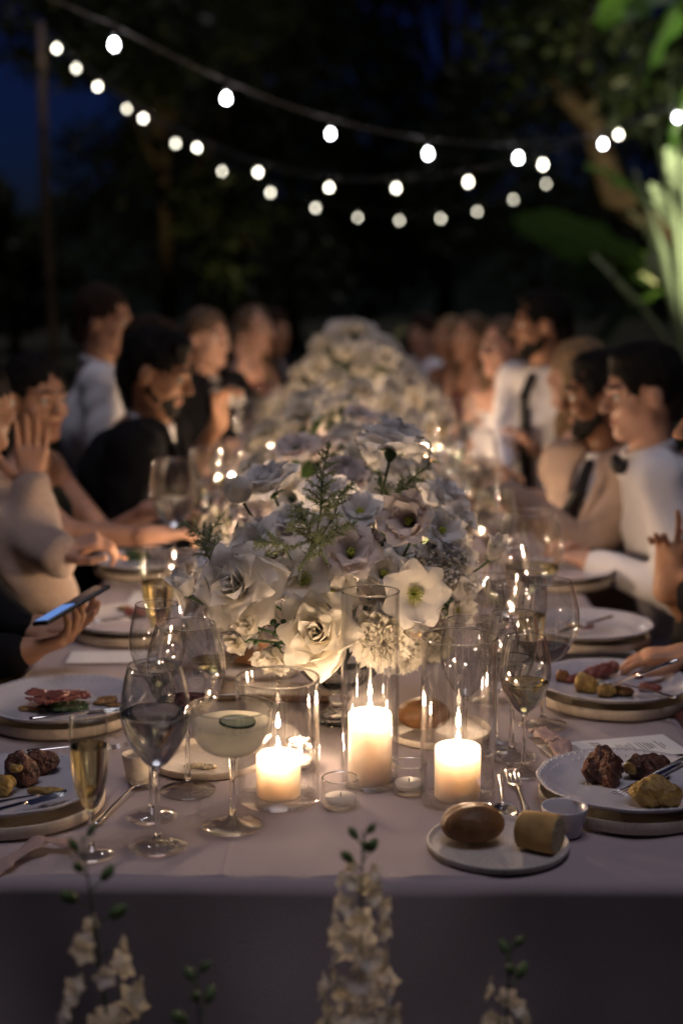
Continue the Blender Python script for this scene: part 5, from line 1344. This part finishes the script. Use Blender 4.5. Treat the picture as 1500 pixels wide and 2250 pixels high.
person('person smiling with dark tied hair and bare forearms behind the raised hand', H, (1, -.1), (.75, -.62), (H.x - .12, H.y + .02),
       [dict(w=atd(330, 1122, 3.75), p=Vector((1, .1, .1)), curl=.6), dict(w=atd(330, 1178, 3.45), p=Vector((1, .15, .1)), curl=.6)],
       'skin_a', 'hair_black', 'braid', 'dress', 'dress_olive', 'dress_olive', True, .0062, tilt=.12)
H = HP(346, 815, 4.15)
person('bearded person in a black jacket leaning over the table, seen in profile', H, (1, -.15), (1, -.22), (-.80, H.y + .06),
       [dict(w=(H.x + .22, H.y + .25, .80), curl=.6), dict(w=(H.x + .16, H.y - .12, .80), curl=.6)],
       'skin_b', 'hair_black', 'short', 'suit', 'suit_black', 'suit_black', False, .0065, beard=True, tilt=.32)
H = HP(228, 703, 5.0)
person('tall person in a white shirt behind the bearded one', H, (.9, .2), (.95, -.15), (H.x - .08, H.y + .05),
       [lap(-.60, H.y + .15, .84), lap(-.60, H.y - .15, .84)], 'skin_a', 'hair_brown', 'receding', 'shirt', 'shirt', 'suit_black', False, .008, tilt=.12)
H = HP(345, 772, 4.55)
person('person with a bare raised forearm, mostly hidden behind the bearded one', H, (1, .1), (1, .2), (H.x - .18, H.y),
       [dict(w=atd(482, 925, 4.38), p=Vector((.15, -.1, 1)), n=Vector((.8, -.3, .1)), t=Vector((-.3, -1, 0)), curl=.95, pole=(.2, -.1, -1)), dict(w=(-.56, H.y - .2, .80))],
       'skin_b', 'hair_brown', 'long', 'dress', 'dress_black', 'dress_black', True, .008)
H = HP(456, 742, 5.9)
r_, arm_ = person('person in a black suit with a white flower on the lapel', H, (.75, -.6), (.75, -.65), (H.x - .12, H.y + .05),
       [lap(-.50, H.y + .2, .84), lap(-.52, H.y - .12, .84)], 'skin_c', 'hair_light', 'receding', 'suit', 'suit_black', 'suit_black', False, .009, tie='bow', tilt=.05)
flower('lisianthus', H + Vector((.12, -.16, -.24)), (.3, -1, .3), .05, 'white lapel flower on the black suit', 'petal', 1, None, False)
H = HP(560, 722, 7.0)
person('person with wavy fair hair and a hand raised to the face, far left', H, (.9, -.4), (.8, -.6), (H.x - .1, H.y),
       [lap(-.5, H.y + .2, .84), dict(w=atd(527, 800, 6.8), p=Vector((.1, 0, 1)), n=Vector((.3, -.8, 0)), t=Vector((1, 0, 0)), curl=.2)], 'skin_c', 'hair_light', 'wavy', 'dress', 'dress_rust', 'dress_rust', True, .010)
H = HP(604, 728, 8.0)
person('farthest person on the left side of the table', H, (.9, -.4), (.6, -.8), (H.x - .1, H.y), [lap(-.5, H.y + .2, .84), lap(-.5, H.y - .2, .84)], 'skin_b', 'hair_brown', 'short', 'suit', 'suit_black', 'suit_black', False, .012)
# --- right side
H = HP(1604, 850, 3.05); wr = atd(1462, 1292, 3.05)
person('person at the right edge in a black top and rust skirt raising two fingers', (H.x, H.y, 1.20), (-1, .1), (-1, .1), (H.x + .0, H.y),
       [dict(w=(H.x - .12, H.y - .18, .66), curl=.5), dict(w=wr, p=Vector((.14, .05, 1)), n=Vector((-.75, -.8, 0)), t=Vector((.8, -.7, 0)), curl=[.20, .16, 1.0, 1.02], pole=(-.2, -.3, -1))],
       'skin_b', 'hair_blond', 'long', 'dress', 'dress_black', 'dress_rust', True, .0055)
H = Vector((1.02, .95, 1.24)); wq = atd(1530, 1440, 2.66)
person('person off to the right resting a forearm on the cloth by the black clutch', H, (-1, .1), (-1, .1), (1.06, .95),
       [dict(w=(.90, .80, .66), curl=.6, pole=(.3, -.6, -1)), dict(w=wq, p=Vector((-1, .1, -.05)), n=Vector((0, 0, -1)), t=Vector((0, -1, .2)), curl=.3, pole=(.2, .6, -1))],
       'skin_b', 'hair_brown', 'short', 'dress', 'dress_rust', 'dress_rust', True, .0062)
q = onz(1318, 1462, TT + .01); s = SDF().box((0, 0, 0), (.082, .040, .006), k=.004); V, F = s.mesh(.003, None, .004)
o = obj('clutch_bag', V, F, M['satin_black'], loc=(q.x, q.y, Z0 + .0105)); tag(o, 'flat black clutch lying on the cloth behind the right plate', 'bag')
H = HP(1412, 860, 3.68)
person('person in a white shirt and black bow tie looking down, at the right', H, (-1, .08), (-1, -.16), (.96, H.y + .0),
       [dict(w=(.66, H.y - .12, .79), curl=.6), dict(w=(.66, H.y + .12, .79), curl=.6)],
       'skin_c', 'hair_black', 'short', 'shirt', 'shirt', 'trouser_grey', False, .0060, tie='bow', tilt=.18)
H = HP(1322, 868, 4.0)
person('person in a beige suit and long black tie reaching over the table', H, (-.8, -.6), (-1, .1), (.72, H.y + .06),
       [dict(w=atd(1120, 1085, 3.85), p=Vector((-1, 0, 0)), curl=.5, pole=(0, -.2, -1)), dict(w=(.56, H.y + .3, .82), curl=.5)],
       'skin_d', 'hair_black', 'short', 'suit', 'suit_beige', 'suit_beige', False, .0065, beard=True, tie='long', tilt=.1)
H = HP(1266, 822, 4.6)
person('person with long fair hair in a shimmering dress turned away', H, (-1, .3), (-.8, .7), (.88, H.y),
       [dict(w=(.58, H.y - .25, .80), curl=.5), dict(w=(.56, H.y + .2, .80), curl=.5)], 'skin_c', 'hair_blond', 'wavy', 'dress', 'dress_silver', 'dress_silver', True, .0075)
H = HP(1188, 712, 5.3)
person('tall dark haired person in a white shirt and black tie, far right', H, (-.8, -.65), (-1, -.15), (.82, H.y + .06),
       [dict(w=(.52, H.y + .15, .84), curl=.5), dict(w=(.56, H.y - .25, .84), curl=.5)], 'skin_b', 'hair_black', 'short', 'shirt', 'shirt', 'suit_black', False, .008, tie='long', tilt=.1, beard=True)
H = HP(1104, 762, 5.55)
person('person in a white dress with long hair, facing the camera at the right', H, (-.7, -.7), (-.7, -.65), (.74, H.y),
       [dict(w=atd(1170, 985, 5.3), p=Vector((-.5, -.2, .6)), curl=.5), dict(w=(.46, H.y - .2, .82), curl=.5)], 'skin_c', 'hair_light', 'long', 'dress', 'dress_white', 'dress_white', True, .0085)
for px, py, zc, sk, hr_, st, tp, tm, fem, lab in [(1032, 742, 6.9, 'skin_a', 'hair_light', 'long', 'dress', 'dress_rust', True, 'blurred person with long hair beyond the white dress'),
      (985, 742, 7.7, 'skin_b', 'hair_blond', 'bun', 'dress', 'dress_silver', True, 'blurred fair person second from the far right end'),
      (930, 735, 8.6, 'skin_a', 'hair_brown', 'short', 'shirt', 'shirt', False, 'blurred person in white at the far end of the right side')]:
    H = HP(px, py, zc)
    person(lab, H, (-.8, -.5), (-.7, -.7), (H.x + .1, H.y), [lap(H.x - .2, H.y + .2, .86), lap(H.x - .25, H.y - .2, .84)], sk, hr_, st, tp, tm, 'suit_black', fem, .012)

# ================================================================== string lights, pole, garden
def bulb_meshes():
    g = MB().lathe([(.012, 0), (.014, -.006), (.021, -.020), (.0255, -.038), (.023, -.055), (.013, -.066), (0, -.070)], 20)
    l = MB().lathe([(0, -.012), (.010, -.020), (.0155, -.036), (.013, -.050), (0, -.058)], 14)
    k = MB().lathe([(0, .034), (.006, .034), (.012, .026), (.014, .004), (.013, -.003), (0, -.004)], 14)
    return me_from('globe', g.V, g.F, M['bulb_glass']), me_from('glowing_core', l.V, l.F, M['bulb']), me_from('socket', k.V, k.F, M['black'])
BM = bulb_meshes(); BM2 = (BM[0], BM[1].copy(), BM[2]); BM2[1].name = 'glowing_core'; BM2[1].materials[0] = M['bulb_dim']; BM3 = (BM[0], BM[1].copy(), BM[2]); BM3[1].name = 'glowing_core'; BM3[1].materials[0] = M['bulb_mid']
ORD = ['first', 'second', 'third', 'fourth', 'fifth', 'sixth', 'seventh', 'eighth', 'ninth', 'tenth', 'eleventh', 'twelfth']
def strand(pts, which, grp, ext=(), extb=()):
    """pts: (px, py, zc) of each bulb; the cable runs just above them"""
    tops = []
    for i, (px, py, zc) in enumerate(pts):
        c = atd(px, py, zc); t = empty('string_light_bulb', c + Vector((0, 0, .036)), random.uniform(0, 6), ORD[i] + ' glowing bulb from the left on the ' + which, 'light bulb', grp)
        for nm, me in zip(('globe', 'glowing_core', 'socket'), BM if 'nearest' in which else BM3 if 'middle' in which else BM2): inst(nm, me, t)
        t.scale = (random.uniform(.86, 1.06),) * 3; tops.append(c + Vector((0, 0, .074)))
    pts3 = list(extb) + tops + list(ext); cr = []
    for i in range(len(pts3) - 1):
        p0, p1, p2, p3 = (pts3[max(i - 1, 0)], pts3[i], pts3[i + 1], pts3[min(i + 2, len(pts3) - 1)])
        for k in range(6):
            t = k / 6; cr.append(.5 * ((2 * p1) + (p2 - p0) * t + (2 * p0 - 5 * p1 + 4 * p2 - p3) * t * t + (3 * p1 - p0 - 3 * p2 + p3) * t ** 3) - Vector((0, 0, .004 * math.sin(math.pi * t))))
    cr.append(pts3[-1])
    tag(MB().tube(cr, .0045, 6).build('light_cable', M['cable']), 'thin dark cable of the ' + which, 'cable', 'cables of the string lights')
s1 = [(251, 97, 5.7), (497, 216, 6.1), (726, 296, 6.6), (940, 337, 7.2), (1138, 346, 7.9), (1324, 317, 8.5), (1487, 258, 9.0)]
strand(s1, 'nearest string of lights', 'bulbs of the nearest string', (atd(1640, 170, 9.4), atd(1800, 60, 9.8)), (atd(-60, -110, 5.2), atd(60, -30, 5.4)))
pole_top = Vector(atd(92, 84, 11.6))
s2 = [(125, 107, 11.5), (215, 191, 11.3), (315, 261, 11.1), (433, 326, 10.9), (567, 379, 10.6), (723, 413, 10.3), (870, 414, 10.0), (1028, 399, 9.7), (1192, 361, 9.4), (1358, 297, 9.1)]
strand(s2, 'middle string of lights', 'bulbs of the middle string', (atd(1530, 205, 8.8), atd(1700, 90, 8.5)), (pole_top,))
s3 = [(168, 150, 11.7), (279, 240, 11.9), (386, 315, 12.3), (488, 377, 12.9), (594, 423, 13.4), (693, 457, 14.2), (786, 479, 15.2), (877, 485, 16.2), (968, 480, 17.0), (1048, 465, 17.8), (1127, 438, 18.4), (1199, 404, 19)]
strand(s3, 'farthest string of lights', 'bulbs of the farthest string', (atd(1262, 370, 19.5),), (pole_top,))
b0 = Vector((pole_top.x, pole_top.y, 0))
pl = MB().tube([b0, b0.lerp(pole_top, .3) + Vector((.02, 0, 0)), b0.lerp(pole_top, .7) + Vector((-.015, 0, 0)), pole_top + Vector((0, 0, .12))], [.045, .042, .038, .034], 12)
for u in (.25, .45, .62, .8, .93): 
    c = b0.lerp(pole_top, u); pl.lathe([(.038, -.02), (.05, 0), (.038, .02)], 12); n_ = 36
    for k in range(len(pl.V) - n_, len(pl.V)): v = pl.V[k]; pl.V[k] = (v[0] + c.x, v[1] + c.y, v[2] + c.z)
tag(pl.build('light_pole', M['pole']), 'tall bamboo pole at the left carrying two strings of lights', 'pole')

def leafcloud(centers, n, size, seed, mat, name, parent, drop=.3):
    rnd = random.Random(seed); nr = np.random.RandomState(seed)
    cs = np.array([c[:3] for c in centers]); rs = np.array([c[3] for c in centers]); w = rs ** 2; w = w / w.sum()
    k = nr.choice(len(cs), n, p=w); d = nr.normal(size=(n, 3)); d /= np.linalg.norm(d, axis=1)[:, None]
    P = cs[k] + d * (rs[k] * nr.uniform(.45, 1.05, n) ** .6)[:, None] * np.array([1, 1, .8])
    a = nr.normal(size=(n, 3)); a /= np.linalg.norm(a, axis=1)[:, None]; b = np.cross(a, nr.normal(size=(n, 3))); b /= np.linalg.norm(b, axis=1)[:, None]
    s = (size * nr.uniform(.6, 1.4, n))[:, None]
    V = np.stack([P - a * s, P + b * s * .45, P + a * s, P - b * s * .45], 1).reshape(-1, 3)
    F = np.arange(n * 4).reshape(-1, 4)
    return obj(name, V, F, M[mat], parent, False)
def tree(x, y, h, rad, label, seed, n=9000, leaf=.075, trunk=.14, lean=0, base=1.6, mat='foliage'):
    rnd = random.Random(seed); t = empty('tree', (x, y, 0), 0, label, 'tree')
    tr = MB(); top = Vector((lean, 0, h * .6)); tr.tube([(0, 0, 0), (lean * .3, .05, h * .2), (lean * .6, 0, h * .4), top], [trunk, trunk * .8, trunk * .62, trunk * .4], 10)
    cl = []
    for i in range(13):
        an = i * 2.4; q = rad * rnd.uniform(.35, 1); z = rnd.uniform(base, h); st = Vector((lean * .6, 0, h * rnd.uniform(.25, .5)))
        e = Vector((lean + math.cos(an) * q, math.sin(an) * q, z)); m = st.lerp(e, .5) + Vector((0, 0, .3)); tr.tube([st, m, e], [trunk * .35, trunk * .22, trunk * .08], 6)
        cl.append((e.x, e.y, e.z, rad * rnd.uniform(.26, .46))); cl.append((m.x, m.y, m.z + .2, rad * rnd.uniform(.2, .3)))
    tr.build('trunk', M['bark'], t); leafcloud(cl, n, leaf, seed, mat, 'crown', t); return t
tree(-3.0, 21.0, 8.6, 3.4, 'dark broad tree rising behind the left of the table', 1, 16000, .10)
tree(1.6, 24.5, 11.0, 4.2, 'tall dark tree behind the middle of the lights', 2, 20000, .12, .2)
tree(6.4, 20.5, 10.0, 3.9, 'dark tree behind the banana leaves at the right', 3, 17000, .11, .2)
tree(-7.6, 30, 3.6, 1.6, 'low dark tree behind the light pole', 4, 6000, .12, base=.6)
tree(-1.6, 33, 14, 5.0, 'tallest dark tree far behind the table', 5, 16000, .15, .25, base=2.5)
# gnarled lit branch of the olive tree at the upper right
ot = empty('tree', (4.15, 10.9, 0), 0, 'olive tree with a floodlit twisted branch at the upper right', 'tree')
O = Vector((4.15, 10.9, 0)); bt = MB()
def OB(px, py, zc): return atd(px, py, zc) - O
bt.tube([(0, 0, 0), (-.1, 0, 1.2), OB(1345, 420, 12.2), OB(1300, 275, 12.2), OB(1245, 205, 12.1), OB(1180, 165, 12), OB(1120, 95, 11.9)], [.2, .17, .14, .11, .085, .05, .02], 10)
bt.tube([OB(1300, 275, 12.2), OB(1285, 200, 12.1), OB(1270, 120, 12), OB(1300, 30, 12)], [.09, .07, .05, .02], 8); bt.tube([OB(1245, 205, 12.1), OB(1180, 225, 11.9), OB(1100, 215, 11.8)], [.06, .04, .015], 8)
bt.build('trunk', M['bark'], ot); leafcloud([(*OB(1120, 130, 11.9), .55), (*OB(1270, 60, 12), .6), (*OB(1100, 215, 11.9), .35), (*OB(1400, 200, 12.1), .5), (*OB(1180, 60, 12.2), .5)], 1500, .07, 9, 'foliage', 'crown', ot)
# big leaved plants at the right
def big_leaf(L, w, droop, seed, nu=14, nv=6):
    rnd = random.Random(seed); V = []; cut_ = [rnd.random() < .35 for _ in range(nu + 1)]
    for i in range(nu + 1):
        t = i / nu; a = droop * t * t; x = L * (t - .12 * droop * t ** 3); z = -L * .5 * a * t; ww = w / 2 * math.sin(math.pi * min(.985, t * .93 + .05)) ** .6
        for j in range(-nv // 2, nv // 2 + 1):
            v = j / (nv / 2); V.append((x + .04 * L * abs(v), v * ww * (1 - .12 * cut_[i] * abs(v)), z - .22 * ww * v * v + .02 * math.sin(t * 22 + v * 2) * abs(v)))
    m = nv // 2 * 2 + 1
    F = [(i * m + j, i * m + j + 1, (i + 1) * m + j + 1, (i + 1) * m + j) for i in range(nu) for j in range(m - 1)]
    return V, F
def banana(x, y, label, leaves, mat, seed, stalks=3):
    t = empty('banana_plant', (x, y, 0), 0, label, 'plant')
    st = MB()
    for i in range(stalks): st.tube([(i * .12 - .1, .05 * i, 0), (i * .10 - .1, .03 * i, .7), (i * .07 - .06, 0, 1.5)], [.09, .07, .04], 10)
    st.build('stalk', M['banana'], t)
    O_ = Vector((x, y, 0))
    for k, (p0, p1, w, dr, rl) in enumerate(leaves):
        a, b = Vector(p0) - O_, Vector(p1) - O_; L = (b - a).length
        o = obj('leaf', *big_leaf(L, w, dr, seed + k), M[mat], t); o.location = a; d = (b - a).normalized()
        o.rotation_mode = 'QUATERNION'; o.rotation_quaternion = d.to_track_quat('X', 'Z') @ Quaternion((1, 0, 0), rl)
        MB().tube([(0, 0, -.004), (L * .5, 0, -.01 - L * .06 * dr), (L * .95, 0, -L * .42 * dr)], [.014, .010, .003], 6).build('midrib', M['frond'], o)
        MB().tube([(0, 0, 1.3), a * .5 + Vector((0, 0, .7)), a], [.03, .022, .014], 6).build('leaf_stem', M['banana'], t)
    return t
banana(3.5, 10.0, 'dark green banana plant behind the guests at the right', [
    (atd(1440, 620, 11.57), atd(1150, 420, 11.18), 0.60, .35, .5), (atd(1470, 560, 11.70), atd(1230, 560, 11.31), 0.52, .5, -.3), (atd(1440, 640, 11.96), atd(1290, 700, 11.44), 0.49, .5, .4),
    (atd(1480, 480, 11.70), atd(1310, 330, 11.44), 0.47, .3, -.4)], 'banana_dark', 3)
banana(3.3, 8.1, 'broad lit leaves hanging in from the top right corner', [
    (atd(1560, -60, 9.62), atd(1350, 140, 9.49), 0.55, .5, .6), (atd(1540, -90, 9.88), atd(1300, 10, 9.75), 0.52, .35, -.5), (atd(1600, -30, 9.62), atd(1490, 170, 9.36), 0.55, .4, .9), (atd(1620, 60, 9.88), atd(1410, 300, 10.14), 0.39, .5, .2)], 'banana', 13)
pf = empty('traveller_palm', (3.05, 8.5, 0), 0, 'floodlit pale stalks fanning up at the right edge', 'plant'); O_ = Vector((3.05, 8.5, 0))
for k, (x0, y0, x1, y1, w) in enumerate([(1495, 760, 1392, 372, .070), (1505, 740, 1440, 300, .060), (1515, 720, 1470, 180, .085), (1540, 740, 1510, 200, .09), (1500, 800, 1300, 560, .045), (1550, 800, 1560, 300, .08), (1490, 780, 1420, 500, .05)]):
    a = atd(x0, y0, 10.2) - O_; b = atd(x1, y1, 10.0 + .1 * k) - O_; m = a.lerp(b, .55) + Vector((.05, 0, .0))
    MB().tube([(a.x + .05, a.y, .1), a, m, b], [.035, w * .35, w * .5, .012], 8).build('stalk', M['frond'], pf)
    V, F = big_leaf(.34, 0.12, .5, 40 + k, 10, 4); o = obj('leaf', V, F, M['frond'], pf); o.location = a.lerp(b, .55); o.rotation_mode = 'QUATERNION'; o.rotation_quaternion = (b - m).normalized().to_track_quat('X', 'Z') @ Quaternion((1, 0, 0), k * .9)
# garden spotlight that lights the palm, and one under the olive branch
def spot(x, y, tgt, energy, col, label, size=50):
    t = empty('garden_spotlight', (x, y, 0), 0, label, 'lamp', 'garden spotlights among the plants')
    MB().tube([(0, 0, 0), (0, 0, .16)], .012, 8).build('stake', M['black'], t)
    d = (Vector(tgt) - Vector((x, y, .22))).normalized(); q = d.to_track_quat('Z', 'Y')
    h = MB().lathe([(0, -.05), (.03, -.05), (.045, -.02), (.05, .05), (.046, .05), (.04, 0), (0, 0)], 20).build('housing', M['black'], t); h.location = (0, 0, .2); h.rotation_mode = 'QUATERNION'; h.rotation_quaternion = q
    l = bpy.data.lights.new('spot_light', 'SPOT'); l.energy = energy; l.color = col; l.spot_size = R(size); l.spot_blend = .8; l.shadow_soft_size = .04
    lo = bpy.data.objects.new('spot_light', l); link(lo, t); lo.location = Vector((0, 0, .2)) + d * .06; lo.rotation_mode = 'QUATERNION'; lo.rotation_quaternion = (-d).to_track_quat('Z', 'Y')
spot(3.0, 7.4, (3.05, 8.7, 2.3), 800, (.95, 1.0, .72), 'garden spotlight at the foot of the pale stalks', 60)
spot(3.6, 9.6, OB(1240, 200, 12.1) + O, 420, (1.0, .85, .5), 'garden spotlight under the twisted olive branch', 34)
spot(-2.0, 17.6, (-3.2, 21, 5.5), 140, (1.0, .85, .45), 'garden spotlight under the broad dark tree at the left', 70)
